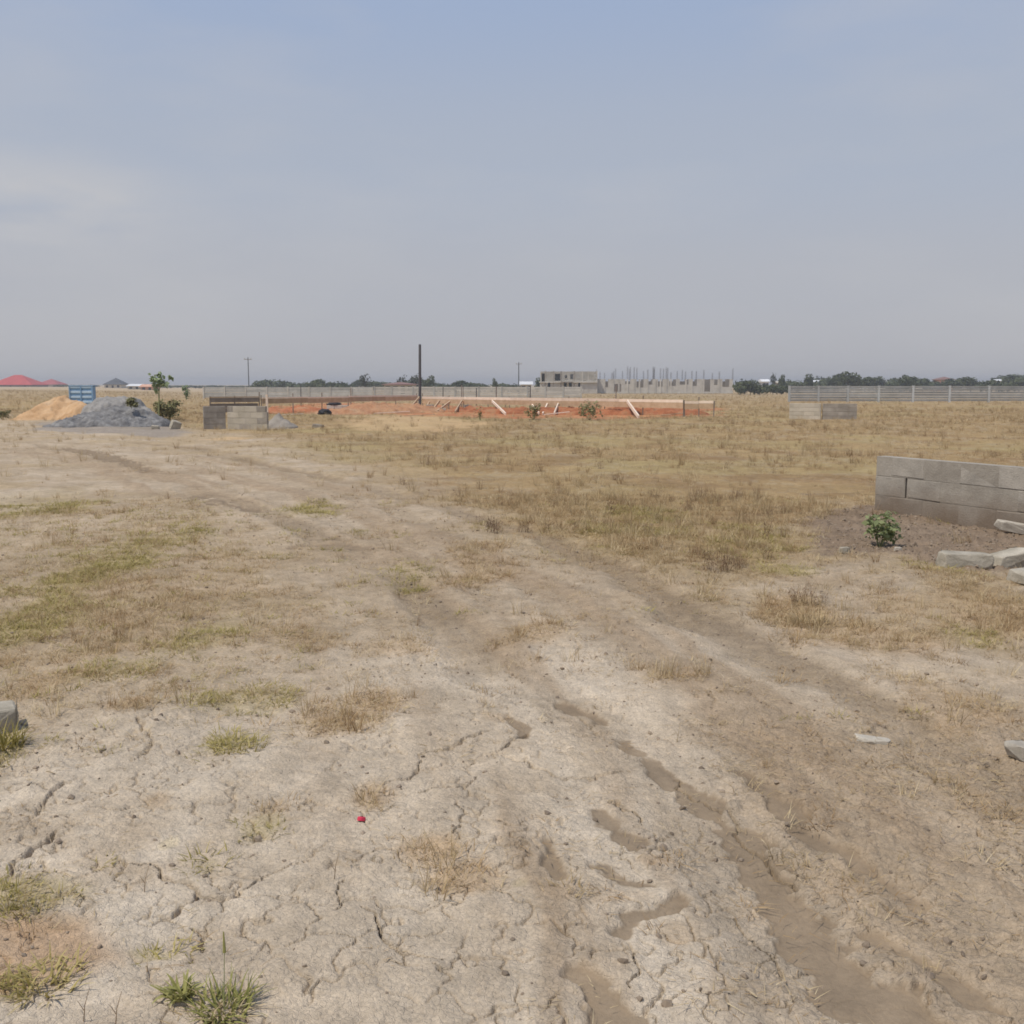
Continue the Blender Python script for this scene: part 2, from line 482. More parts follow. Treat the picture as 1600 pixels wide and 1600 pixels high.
class MB:
    def __init__(self):
        self.v = []; self.f = []

    def box(self, x0, x1, y0, y1, z0, z1):
        n = len(self.v)
        self.v += [(x0, y0, z0), (x1, y0, z0), (x1, y1, z0), (x0, y1, z0), (x0, y0, z1), (x1, y0, z1), (x1, y1, z1), (x0, y1, z1)]
        self.f += [tuple(n + i for i in q) for q in ((0, 3, 2, 1), (4, 5, 6, 7), (0, 1, 5, 4), (1, 2, 6, 5), (2, 3, 7, 6), (3, 0, 4, 7))]
        return self

    def beam(self, p, q, w, h, up=(0, 0, 1)):
        """rectangular bar from p to q: w sideways, h along up"""
        p, q = Vector(p), Vector(q)
        d = (q - p).normalized()
        s = d.cross(Vector(up))
        if s.length < 1e-4: s = Vector((1, 0, 0))
        s.normalize()
        u = s.cross(d).normalized()
        n = len(self.v)
        for e in (p, q):
            for a, b in ((-1, -1), (1, -1), (1, 1), (-1, 1)):
                self.v.append(tuple(e + s * (a * w / 2) + u * (b * h / 2)))
        self.f += [tuple(n + i for i in f) for f in ((0, 1, 2, 3), (7, 6, 5, 4), (0, 4, 5, 1), (1, 5, 6, 2), (2, 6, 7, 3), (3, 7, 4, 0))]
        return self

    def rod(self, p, q, r0, r1=None, n=8):
        r1 = r0 if r1 is None else r1
        p, q = Vector(p), Vector(q)
        d = (q - p).normalized()
        s = d.cross(Vector((0, 0, 1)))
        if s.length < 1e-4: s = Vector((1, 0, 0))
        s.normalize(); u = s.cross(d)
        b = len(self.v)
        for e, r in ((p, r0), (q, r1)):
            for i in range(n):
                a = 2 * math.pi * i / n
                self.v.append(tuple(e + s * (r * math.cos(a)) + u * (r * math.sin(a))))
        for i in range(n):
            j = (i + 1) % n
            self.f.append((b + i, b + j, b + n + j, b + n + i))
        self.f.append(tuple(b + i for i in reversed(range(n)))); self.f.append(tuple(b + n + i for i in range(n)))
        return self

    def mesh(self, name):
        m = bpy.data.meshes.new(name)
        m.from_pydata(self.v, [], self.f)
        bm = bmesh.new(); bm.from_mesh(m)
        bmesh.ops.recalc_face_normals(bm, faces=bm.faces)
        bm.to_mesh(m); bm.free()
        return m

    def build(self, name, mat, parent=None, bevel=0):
        m = self.mesh(name)
        if bevel:
            bm = bmesh.new(); bm.from_mesh(m)
            bmesh.ops.bevel(bm, geom=list(bm.edges), offset=bevel, segments=1, affect='EDGES')
            bm.to_mesh(m); bm.free()
        return link(name, m, parent, mat)


# ------------------------------------------------------------------ materials
def new_mat(name):
    m = bpy.data.materials.new(name)
    m.use_nodes = True
    n = m.node_tree
    n.nodes.clear()
    o = n.nodes.new('ShaderNodeOutputMaterial')
    b = n.nodes.new('ShaderNodeBsdfPrincipled')
    b.inputs['Roughness'].default_value = .9
    b.inputs['Specular IOR Level'].default_value = .2
    n.links.new(b.outputs[0], o.inputs[0])
    return m, n, b


def noise_node(n, scale, detail=5, rough=.6, vec=None):
    t = n.nodes.new('ShaderNodeTexNoise')
    t.inputs['Scale'].default_value = scale
    t.inputs['Detail'].default_value = detail
    t.inputs['Roughness'].default_value = rough
    if vec is not None: n.links.new(vec, t.inputs['Vector'])
    return t


def ramp_node(n, src, stops):
    r = n.nodes.new('ShaderNodeValToRGB')
    while len(r.color_ramp.elements) < len(stops): r.color_ramp.elements.new(.5)
    for e, (p, c) in zip(r.color_ramp.elements, stops):
        e.position = p; e.color = (*c, 1)
    n.links.new(src, r.inputs[0])
    return r


def surf(name, c0, c1, scale=3.0, detail=6, bump=.3, bscale=40, bdist=.01, rough=.9, vary=.12, c2=None, spec=.2, metal=0):
    """weathered surface: two tones mixed by noise, grain, relief, and a slight difference from piece to piece"""
    m, n, b = new_mat(name)
    tc = n.nodes.new('ShaderNodeTexCoord')
    oi = n.nodes.new('ShaderNodeObjectInfo')
    add = n.nodes.new('ShaderNodeVectorMath'); add.operation = 'ADD'
    n.links.new(tc.outputs['Object'], add.inputs[0]); n.links.new(oi.outputs['Location'], add.inputs[1])
    t = noise_node(n, scale, detail, .62, add.outputs[0])
    st = [(.32, c0), (.68, c1)] if c2 is None else [(.30, c0), (.52, c1), (.72, c2)]
    r = ramp_node(n, t.outputs['Fac'], st)
    t2 = noise_node(n, bscale, 4, .7, add.outputs[0])
    mr = n.nodes.new('ShaderNodeMapRange'); mr.inputs['To Min'].default_value = .78; mr.inputs['To Max'].default_value = 1.22
    n.links.new(t2.outputs['Fac'], mr.inputs['Value'])
    mr2 = n.nodes.new('ShaderNodeMapRange'); mr2.inputs['To Min'].default_value = 1 - vary; mr2.inputs['To Max'].default_value = 1 + vary
    n.links.new(oi.outputs['Random'], mr2.inputs['Value'])
    mu = n.nodes.new('ShaderNodeMath'); mu.operation = 'MULTIPLY'
    n.links.new(mr.outputs[0], mu.inputs[0]); n.links.new(mr2.outputs[0], mu.inputs[1])
    sc_ = n.nodes.new('ShaderNodeVectorMath'); sc_.operation = 'SCALE'
    n.links.new(r.outputs[0], sc_.inputs[0]); n.links.new(mu.outputs[0], sc_.inputs['Scale'])
    n.links.new(sc_.outputs[0], b.inputs['Base Color'])
    b.inputs['Roughness'].default_value = rough
    b.inputs['Specular IOR Level'].default_value = spec
    b.inputs['Metallic'].default_value = metal
    if bump:
        bp = n.nodes.new('ShaderNodeBump'); bp.inputs['Strength'].default_value = bump; bp.inputs['Distance'].default_value = bdist
        n.links.new(t2.outputs['Fac'], bp.inputs['Height'])
        n.links.new(bp.outputs[0], b.inputs['Normal'])
    return m


def leaf_mat(name, c0, c1, c2, trans=.25, rough=.6, sel='inst'):
    m, n, b = new_mat(name)
    oi = n.nodes.new('ShaderNodeObjectInfo')
    geo = n.nodes.new('ShaderNodeNewGeometry')
    src = oi.outputs['Random']
    ad = n.nodes.new('ShaderNodeMath'); ad.operation = 'MULTIPLY_ADD'
    ad.inputs[1].default_value = .5; 
    n.links.new(geo.outputs['Random Per Island'], ad.inputs[0])
    h = n.nodes.new('ShaderNodeMath'); h.operation = 'MULTIPLY'; h.inputs[1].default_value = .5
    n.links.new(src, h.inputs[0]); n.links.new(h.outputs[0], ad.inputs[2])
    r = ramp_node(n, ad.outputs[0], [(.12, c0), (.5, c1), (.88, c2)])
    n.links.new(r.outputs[0], b.inputs['Base Color'])
    b.inputs['Roughness'].default_value = rough
    tr = n.nodes.new('ShaderNodeBsdfTranslucent')
    n.links.new(r.outputs[0], tr.inputs['Color'])
    mx = n.nodes.new('ShaderNodeMixShader'); mx.inputs[0].default_value = trans
    n.links.new(b.outputs[0], mx.inputs[1]); n.links.new(tr.outputs[0], mx.inputs[2])
    o = [q for q in n.nodes if q.type == 'OUTPUT_MATERIAL'][0]
    n.links.new(mx.outputs[0], o.inputs[0])
    return m


M = {}
M['block'] = surf('sandcrete', (.27, .235, .195), (.36, .32, .27), 2.5, 7, .6, 60, .008, c2=(.45, .41, .355))
M['block_pale'] = surf('pale_sandcrete', (.46, .41, .32), (.58, .52, .43), 2.5, 7, .6, 60, .008)
M['block_dark'] = surf('shaded_sandcrete', (.22, .185, .15), (.31, .27, .225), 2.0, 7, .6, 60, .008)  # darkened blockwork: shade put into the colour of shell interior and canopy
M['mortar'] = surf('mortar', (.20, .18, .155), (.32, .295, .26), 4, 6, .6, 50, .01)
M['rubble'] = surf('broken_concrete', (.30, .265, .205), (.50, .45, .365), 5, 7, .8, 45, .012)
M['stone_pale'] = surf('pale_stone', (.32, .28, .225), (.50, .455, .38), 8, 6, .6, 70, .006)
M['precast'] = surf('precast_concrete', (.40, .39, .355), (.55, .535, .49), 1.2, 6, .3, 20, .01, vary=.14)
M['precast_warm'] = surf('pale_precast_concrete', (.50, .47, .41), (.64, .60, .53), 1.2, 6, .3, 20, .01, vary=.12)
M['precast_cool'] = surf('cool_grey_precast_concrete', (.42, .43, .42), (.56, .57, .56), 1.2, 6, .3, 20, .01, vary=.12)
M['concrete'] = surf('unrendered_blockwork', (.34, .315, .27), (.52, .485, .42), .6, 8, .4, 8, .02, vary=.06)
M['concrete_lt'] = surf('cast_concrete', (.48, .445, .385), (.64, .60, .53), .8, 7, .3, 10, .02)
M['rebar'] = surf('rusty_steel', (.09, .07, .06), (.15, .12, .11), 6, 4, 0, rough=.7)
M['pole'] = surf('weathered_pole', (.075, .08, .085), (.12, .12, .12), 3, 5, .3, 30, .004, rough=.6)
M['wood'] = surf('fresh_timber', (.72, .57, .44), (.84, .71, .58), 3, 6, .2, 30, .003, rough=.7, vary=.12)
M['wood_dull'] = surf('dull_timber', (.42, .29, .18), (.56, .41, .27), 3, 6, .2, 30, .003, rough=.75, vary=.15)
M['wood_grey'] = surf('grey_timber', (.19, .155, .125), (.28, .235, .195), 3, 6, .2, 30, .003, rough=.8, vary=.15)
M['laterite'] = surf('red_laterite', (.27, .095, .045), (.44, .17, .08), 1.3, 9, 1.0, 7, .08, c2=(.44, .27, .15))
M['laterite_tan'] = surf('tan_laterite', (.36, .17, .09), (.44, .24, .13), 1.0, 9, 1.0, 7, .08, c2=(.48, .33, .20))
M['sand'] = surf('builders_sand', (.40, .235, .115), (.51, .325, .175), 1.6, 8, .9, 14, .05, c2=(.58, .41, .25))
M['gravel'] = surf('crushed_granite', (.125, .118, .115), (.215, .207, .20), 4, 9, 1.0, 12, .08, c2=(.34, .33, .315))
M['gravel_pale'] = surf('pale_crushed_granite', (.25, .235, .215), (.33, .31, .285), 3, 9, .8, 12, .05, c2=(.42, .395, .365))
M['spoil'] = surf('grey_spoil', (.22, .19, .16), (.34, .30, .25), 3, 8, .8, 20, .03)
M['red_roof'] = surf('red_roof_sheet', (.40, .06, .06), (.48, .085, .08), .3, 4, 0, rough=.7)
M['pink_roof'] = surf('faded_red_roof_sheet', (.36, .09, .10), (.45, .13, .13), .3, 4, 0, rough=.7)
M['brown_roof'] = surf('brown_roof_sheet', (.19, .10, .085), (.26, .15, .12), .3, 4, 0, rough=.6)
M['dark_roof'] = surf('dark_grey_roof_sheet', (.07, .075, .085), (.11, .115, .125), .3, 4, 0, rough=.6)
M['white_roof'] = surf('white_roof_sheet', (.66, .66, .66), (.78, .78, .77), .3, 4, 0, rough=.5)
M['cream'] = surf('cream_paint', (.55, .50, .40), (.64, .58, .48), .4, 4, 0)
M['terracotta'] = surf('terracotta_paint', (.55, .30, .20), (.62, .36, .25), .4, 4, 0)
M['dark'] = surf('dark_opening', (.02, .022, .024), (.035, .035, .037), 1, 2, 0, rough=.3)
M['blue'] = surf('blue_sheet_metal', (.18, .34, .52), (.27, .43, .60), 2.5, 6, .2, 12, .01, rough=.5, spec=.4)
M['blue_rib'] = surf('pale_blue_sheet_metal', (.44, .58, .70), (.54, .67, .76), 2.5, 6, .2, 12, .01, rough=.5, spec=.4)
M['black_bag'] = surf('black_sacking', (.018, .018, .022), (.05, .05, .058), 4, 5, .6, 20, .02, rough=.55)
M['red_plastic'] = surf('red_plastic', (.62, .02, .06), (.72, .05, .10), 30, 3, 0, rough=.35, spec=.5)
M['bark'] = surf('bark', (.10, .075, .055), (.18, .14, .11), 6, 6, .6, 30, .01)
M['stem'] = surf('green_stem', (.20, .22, .10), (.30, .30, .15), 6, 4, 0)
M['tree'] = leaf_mat('tree_foliage', (.058, .070, .032), (.088, .104, .046), (.12, .136, .062), .2)
M['tree_dry'] = leaf_mat('greyish_tree_foliage', (.05, .055, .035), (.075, .08, .05), (.10, .105, .065), .2)
M['bush'] = leaf_mat('olive_bush_foliage', (.18, .17, .075), (.26, .24, .11), (.34, .31, .155), .2)
M['castor'] = leaf_mat('pale_green_foliage', (.19, .25, .11), (.29, .35, .18), (.40, .46, .28), .25)
M['shrub'] = leaf_mat('fresh_shrub_foliage', (.20, .24, .105), (.32, .36, .17), (.46, .49, .28), .35)
M['weedgreen'] = leaf_mat('bright_weed_foliage', (.20, .20, .06), (.33, .315, .10), (.48, .45, .20), .25)
M['straw'] = leaf_mat('dry_grass', (.32, .235, .12), (.50, .38, .215), (.66, .545, .345), .25, .7)
M['strawbrown'] = leaf_mat('brown_dry_grass', (.27, .17, .08), (.40, .275, .145), (.54, .405, .235), .25, .7)
M['grass'] = leaf_mat('green_grass', (.22, .185, .055), (.36, .30, .095), (.52, .43, .19), .25, .6)
M['weed'] = leaf_mat('dead_brown_weed', (.14, .09, .05), (.22, .145, .085), (.32, .22, .135), .15, .8)
M['clod'] = surf('soil_clod', (.21, .16, .115), (.33, .265, .20), 30, 5, .5, 120, .003, vary=.25)


def weathered(name, c0, c1, c2, soil, top=.42):
    """old sandcrete: cloudy tones running across the blocks, soil splashed up from the ground"""
    m = surf(name, c0, c1, 3.2, 8, .7, 55, .01, c2=c2, vary=.06)
    n = m.node_tree
    b = [q for q in n.nodes if q.type == 'BSDF_PRINCIPLED'][0]
    src = b.inputs['Base Color'].links[0].from_socket
    ge = n.nodes.new('ShaderNodeNewGeometry'); sx = n.nodes.new('ShaderNodeSeparateXYZ')
    n.links.new(ge.outputs['Position'], sx.inputs[0])
    t = noise_node(n, 2.6, 5, .6, ge.outputs['Position'])
    ma = n.nodes.new('ShaderNodeMath'); ma.operation = 'MULTIPLY_ADD'; ma.inputs[1].default_value = .5
    n.links.new(t.outputs['Fac'], ma.inputs[0]); n.links.new(sx.outputs['Z'], ma.inputs[2])
    mr = n.nodes.new('ShaderNodeMapRange'); mr.inputs['From Min'].default_value = .28; mr.inputs['From Max'].default_value = .25 + top
    mr.inputs['To Min'].default_value = .9; mr.inputs['To Max'].default_value = 0
    n.links.new(ma.outputs[0], mr.inputs['Value'])
    mx = n.nodes.new('ShaderNodeMix'); mx.data_type = 'RGBA'
    mx.inputs['B'].default_value = (*soil, 1)
    n.links.new(mr.outputs[0], mx.inputs['Factor']); n.links.new(src, mx.inputs['A'])
    n.links.new(mx.outputs['Result'], b.inputs['Base Color'])
    return m


M['old_block'] = weathered('old_sandcrete', (.26, .235, .20), (.37, .335, .285), (.46, .42, .36), (.19, .14, .098))
M['old_mortar'] = weathered('old_mortar', (.27, .24, .20), (.35, .315, .265), (.42, .38, .325), (.19, .14, .098))


def ground_material():
    m, n, b = new_mat('dry_ground')
    at_ = n.nodes.new('ShaderNodeAttribute'); at_.attribute_name = 'soil'
    rg = n.nodes.new('ShaderNodeAttribute'); rg.attribute_name = 'relief'
    tc = n.nodes.new('ShaderNodeTexCoord')
    vec = tc.outputs['Object']
    # far from the camera these scales melt into an even tone by themselves
    fac = []
    for scale, det, lo, hi in ((1.1, 4, .86, 1.14), (9, 6, .78, 1.22), (70, 5, .76, 1.22)):
        t = noise_node(n, scale, det, .65, vec)
        mr = n.nodes.new('ShaderNodeMapRange')
        mr.inputs['From Min'].default_value = .25; mr.inputs['From Max'].default_value = .75
        mr.inputs['To Min'].default_value = lo; mr.inputs['To Max'].default_value = hi
        n.links.new(t.outputs['Fac'], mr.inputs['Value'])
        fac.append((t, mr))
    m1 = n.nodes.new('ShaderNodeMath'); m1.operation = 'MULTIPLY'
    n.links.new(fac[0][1].outputs[0], m1.inputs[0]); n.links.new(fac[1][1].outputs[0], m1.inputs[1])
    # the two finer scales are weaker on smooth mud
    mixr = n.nodes.new('ShaderNodeMix'); mixr.data_type = 'FLOAT'
    mixr.inputs['A'].default_value = 1.0
    n.links.new(rg.outputs['Fac'], mixr.inputs['Factor'])
    n.links.new(fac[2][1].outputs[0], mixr.inputs['B'])
    m2 = n.nodes.new('ShaderNodeMath'); m2.operation = 'MULTIPLY'
    n.links.new(m1.outputs[0], m2.inputs[0]); n.links.new(mixr.outputs['Result'], m2.inputs[1])
    sc_ = n.nodes.new('ShaderNodeVectorMath'); sc_.operation = 'SCALE'
    n.links.new(at_.outputs['Color'], sc_.inputs[0]); n.links.new(m2.outputs[0], sc_.inputs['Scale'])
    n.links.new(sc_.outputs[0], b.inputs['Base Color'])
    b.inputs['Roughness'].default_value = .95
    b.inputs['Specular IOR Level'].default_value = .1
    # relief: crumbs and grain
    vo = n.nodes.new('ShaderNodeTexVoronoi'); vo.inputs['Scale'].default_value = 55; vo.feature = 'DISTANCE_TO_EDGE'
    n.links.new(vec, vo.inputs['Vector'])
    vr = n.nodes.new('ShaderNodeMapRange'); vr.inputs['From Max'].default_value = .12
    n.links.new(vo.outputs['Distance'], vr.inputs['Value'])
    t4 = noise_node(n, 24, 8, .72, vec)
    hh = n.nodes.new('ShaderNodeMath'); hh.operation = 'MULTIPLY_ADD'; hh.inputs[1].default_value = .10
    n.links.new(vr.outputs[0], hh.inputs[0]); n.links.new(t4.outputs['Fac'], hh.inputs[2])
    bp = n.nodes.new('ShaderNodeBump'); bp.inputs['Distance'].default_value = .022
    st = n.nodes.new('ShaderNodeMath'); st.operation = 'MULTIPLY'; st.inputs[1].default_value = 1.0
    n.links.new(rg.outputs['Fac'], st.inputs[0]); n.links.new(st.outputs[0], bp.inputs['Strength'])
    n.links.new(hh.outputs[0], bp.inputs['Height'])
    n.links.new(bp.outputs[0], b.inputs['Normal'])
    return m


# ------------------------------------------------------------------ ground sheet: rings round the camera, fine where it is near
def build_ground():
    rs = [0.05, .3, .7, 1.1, 1.4, 1.6, 1.8, 1.95]
    r = 2.0
    while r < 70:
        rs.append(r)
        r += (.00135 if r < 5 else .0021) * r * (1 + r / 5.5)
    while r < 2900:
        rs.append(r); r *= 1.05
    rs.append(3000)
    rs = np.array(rs)
    front = np.linspace(-math.radians(42), math.radians(42), 1080)
    back = np.linspace(math.radians(42), math.radians(318), 62)[1:-1]
    th = np.concatenate([front, back])
    R, T = np.meshgrid(rs, th, indexing='ij')
    X = R * np.sin(T); Y = R * np.cos(T)
    x = X.ravel(); y = Y.ravel()
    F = ground_fields(x, y)
    nr_, nt_ = R.shape
    verts = np.stack([x, y, F['h']], 1)
    i = np.arange(nr_ - 1)[:, None] * nt_; j = np.arange(nt_)[None, :]; j2 = (j + 1) % nt_
    faces = np.stack([i + j, i + j2, i + nt_ + j2, i + nt_ + j], -1).reshape(-1, 4)[:, ::-1]
    me = np_mesh('ground', verts, faces, True)
    L = lambda *c: np.array(lin(*c)) * 1.0
    clay, pale, brown, mudc, strawg, lat, sand, dks, org, grn, skirt = (L(184, 170, 150), L(196, 184, 166), L(157, 140, 118), L(122, 108, 90), L(160, 138, 106),
        L(172, 106, 74), L(190, 162, 124), L(124, 108, 92), L(166, 132, 96), L(160, 146, 104), L(128, 124, 122))
    mix = lambda c, d, f: c * (1 - f[:, None]) + (d if getattr(d, 'ndim', 1) == 2 else d[None, :]) * f[:, None]
    c = np.repeat(clay[None, :], len(x), 0)
    c = mix(c, pale, sstep(-.1, .8, F['w1'] + .5 * F['wf']) * .75)
    c = mix(c, brown, sstep(.0, .9, F['w2'] - .3 * F['wf']) * .55)
    r_ = np.hypot(x, y)
    c = mix(c, L(154, 138, 117), sstep(3.6, 8, r_) * np.clip(.76 + .3 * F['w2'] + .25 * F['wf'], 0, .95))
    c = mix(c, L(162, 144, 114), F['strawy'] * .5)
    c = mix(c, L(166, 149, 125), F['left'] * .6)
    c = mix(c, brown, F['brown'] * (.55 + .3 * sstep(-.4, .5, F['w1'])))
    fcol = np.repeat(strawg[None, :], len(x), 0)
    fcol = mix(fcol, L(146, 122, 94), sstep(-.1, .7, F['w1']) * .8)
    fcol = mix(fcol, L(172, 150, 116), sstep(.0, .8, F['w2'] + F['wl'] * .6) * .7)
    fcol = mix(fcol, L(158, 146, 108), sstep(.1, .7, F['wl']) * .5)
    fcol = mix(fcol, L(172, 158, 138), sstep(.15, .55, F['wf'] + .5 * F['w1']) * .45)
    fcol = mix(fcol, L(132, 108, 80), sstep(.2, .7, -F['w2'] + .3 * F['wf']) * .5)
    c = mix(c, fcol * np.array([.90, .88, .80])[None, :], F['field'])
    c = mix(c, L(168, 140, 104), np.clip(F['dry'], 0, 1) * .55)
    c = mix(c, L(156, 142, 88), np.clip(F['green'], 0, 1) * .48)
    c = mix(c, L(132, 116, 95), np.clip(F['rut'], 0, 1) * .7 * (1 - F['field'] * .4))
    c = mix(c, L(150, 132, 110), sstep(.05, .6, F['streak']) * .7)
    c = mix(c, pale, sstep(.05, .7, -F['streak']) * .3 * sstep(10, 4, r_))
    c = mix(c, org, F['orange'] * .6)
    c = mix(c, mudc, F['mud'] * .9)
    c = mix(c, dks, F['wallsoil'] * .85)
    c = mix(c, skirt, F['skirt'] * .6)
    c = mix(c, sand, F['sand'] * .62)
    c = mix(c, mix(np.repeat(lat[None, :], len(x), 0), L(176, 134, 96), sstep(-.1, .6, F['w2'] + .5 * F['wf'])), F['pit'] * .95)
    far = sstep(70, 200, r_)
    c = mix(c, L(165, 146, 116), far * .5)
    c = c * (1 + (np.array([.23, .20, .17]))[None, :] * (1 - .45 * F['field'])[:, None])
    a = me.attributes.new('soil', 'FLOAT_COLOR', 'POINT')
    a.data.foreach_set('color', np.concatenate([c, np.ones((len(c), 1))], 1).astype(np.float32).ravel())
    a = me.attributes.new('relief', 'FLOAT', 'POINT')
    rel = np.clip(1 - .6 * F['mud'], 0, 1)
    a.data.foreach_set('value', rel.astype(np.float32))
    o = link('ground', me, None, ground_material())
    tag(o, 'wide plain of cracked pale clay, wheel ruts and dry grass', None, None, 'structure')


build_ground()


# ------------------------------------------------------------------ grass, litter and clods
def blades(n, spread, len0, len1, lean0, lean1, w, seed, droop=.5, segs=3):
    g = np.random.default_rng(seed)
    V = []; Fc = []
    for i in range(n):
        a = g.uniform(0, 2 * math.pi); rad = spread * math.sqrt(g.uniform(0, 1))
        bx, by = rad * math.cos(a), rad * math.sin(a)
        L = g.uniform(len0, len1)
        d = a + g.normal(0, .9)
        lean = math.radians(g.uniform(lean0, lean1))
        ww = w * g.uniform(.7, 1.3)
        px, pz = 0.0, 0.0
        sx, sy = -math.sin(d), math.cos(d)
        b = len(V)
        for s in range(segs + 1):
            t = s / segs
            hw = ww * (1 - t) * .5 + ww * .06
            tw = .5 * math.sin(i + 2 * t)
            cx, cy = bx + px * math.cos(d), by + px * math.sin(d)
            V.append((cx + sx * hw, cy + sy * hw, pz + hw * tw)); V.append((cx - sx * hw, cy - sy * hw, pz - hw * tw))
            an = lean + droop * t * (1 + g.normal(0, .2))
            px += math.sin(an) * L / segs; pz += math.cos(an) * L / segs
            pz = max(pz, .003)
        for s in range(segs):
            Fc.append((b + 2 * s, b + 2 * s + 1, b + 2 * s + 3, b + 2 * s + 2))
    return np.array(V), np.array(Fc)


def tuft_obj(cname, name, V, Fc, mat):
    me = np_mesh(name, V, Fc)
    me.materials.append(mat)
    o = bpy.data.objects.new(name, me)
    SRC[cname].objects.link(o)
    return o


SRC = {}


def scatter(name, label, src, pts, rots, scales, idx, cat=None):
    me = bpy.data.meshes.new(name)
    n = len(pts)
    me.vertices.add(n); me.vertices.foreach_set('co', np.asarray(pts, np.float32).ravel())
    a = me.attributes.new('rot', 'FLOAT_VECTOR', 'POINT'); a.data.foreach_set('vector', np.asarray(rots, np.float32).ravel())
    a = me.attributes.new('scl', 'FLOAT_VECTOR', 'POINT'); a.data.foreach_set('vector', np.asarray(scales, np.float32).ravel())
    a = me.attributes.new('idx', 'INT', 'POINT'); a.data.foreach_set('value', np.asarray(idx, np.int32))
    o = link(name, me)
    tag(o, label, cat, None, 'stuff')
    ng = bpy.data.node_groups.new(name + '_spread', 'GeometryNodeTree')
    ng.interface.new_socket(name='Geometry', in_out='INPUT', socket_type='NodeSocketGeometry')
    ng.interface.new_socket(name='Geometry', in_out='OUTPUT', socket_type='NodeSocketGeometry')
    gi = ng.nodes.new('NodeGroupInput'); go = ng.nodes.new('NodeGroupOutput')
    iop = ng.nodes.new('GeometryNodeInstanceOnPoints')
    ci = ng.nodes.new('GeometryNodeCollectionInfo')
    ci.inputs['Collection'].default_value = SRC[src]
    ci.inputs['Separate Children'].default_value = True
    ci.inputs['Reset Children'].default_value = True

    def named(nm, dt):
        q = ng.nodes.new('GeometryNodeInputNamedAttribute'); q.data_type = dt
        q.inputs['Name'].default_value = nm
        return q.outputs['Attribute']
    iop.inputs['Pick Instance'].default_value = True
    ng.links.new(gi.outputs[0], iop.inputs['Points'])
    ng.links.new(ci.outputs[0], iop.inputs['Instance'])
    ng.links.new(named('idx', 'INT'), iop.inputs['Instance Index'])
    ng.links.new(named('rot', 'FLOAT_VECTOR'), iop.inputs['Rotation'])
    ng.links.new(named('scl', 'FLOAT_VECTOR'), iop.inputs['Scale'])
    ng.links.new(iop.outputs[0], go.inputs[0])
    md = o.modifiers.new('spread', 'NODES'); md.node_group = ng
    return o


def sector(n, r0, r1, half=36):
    rr = np.sqrt(rng.uniform(r0 * r0, r1 * r1, n)); a = np.radians(rng.uniform(-half, half, n))
    return rr * np.sin(a), rr * np.cos(a)


def area(r0, r1, half=36):
    return math.radians(2 * half) / 2 * (r1 * r1 - r0 * r0)


KEEP_OUT = [gpl([(300, 668), (430, 668), (425, 655), (300, 655)])]


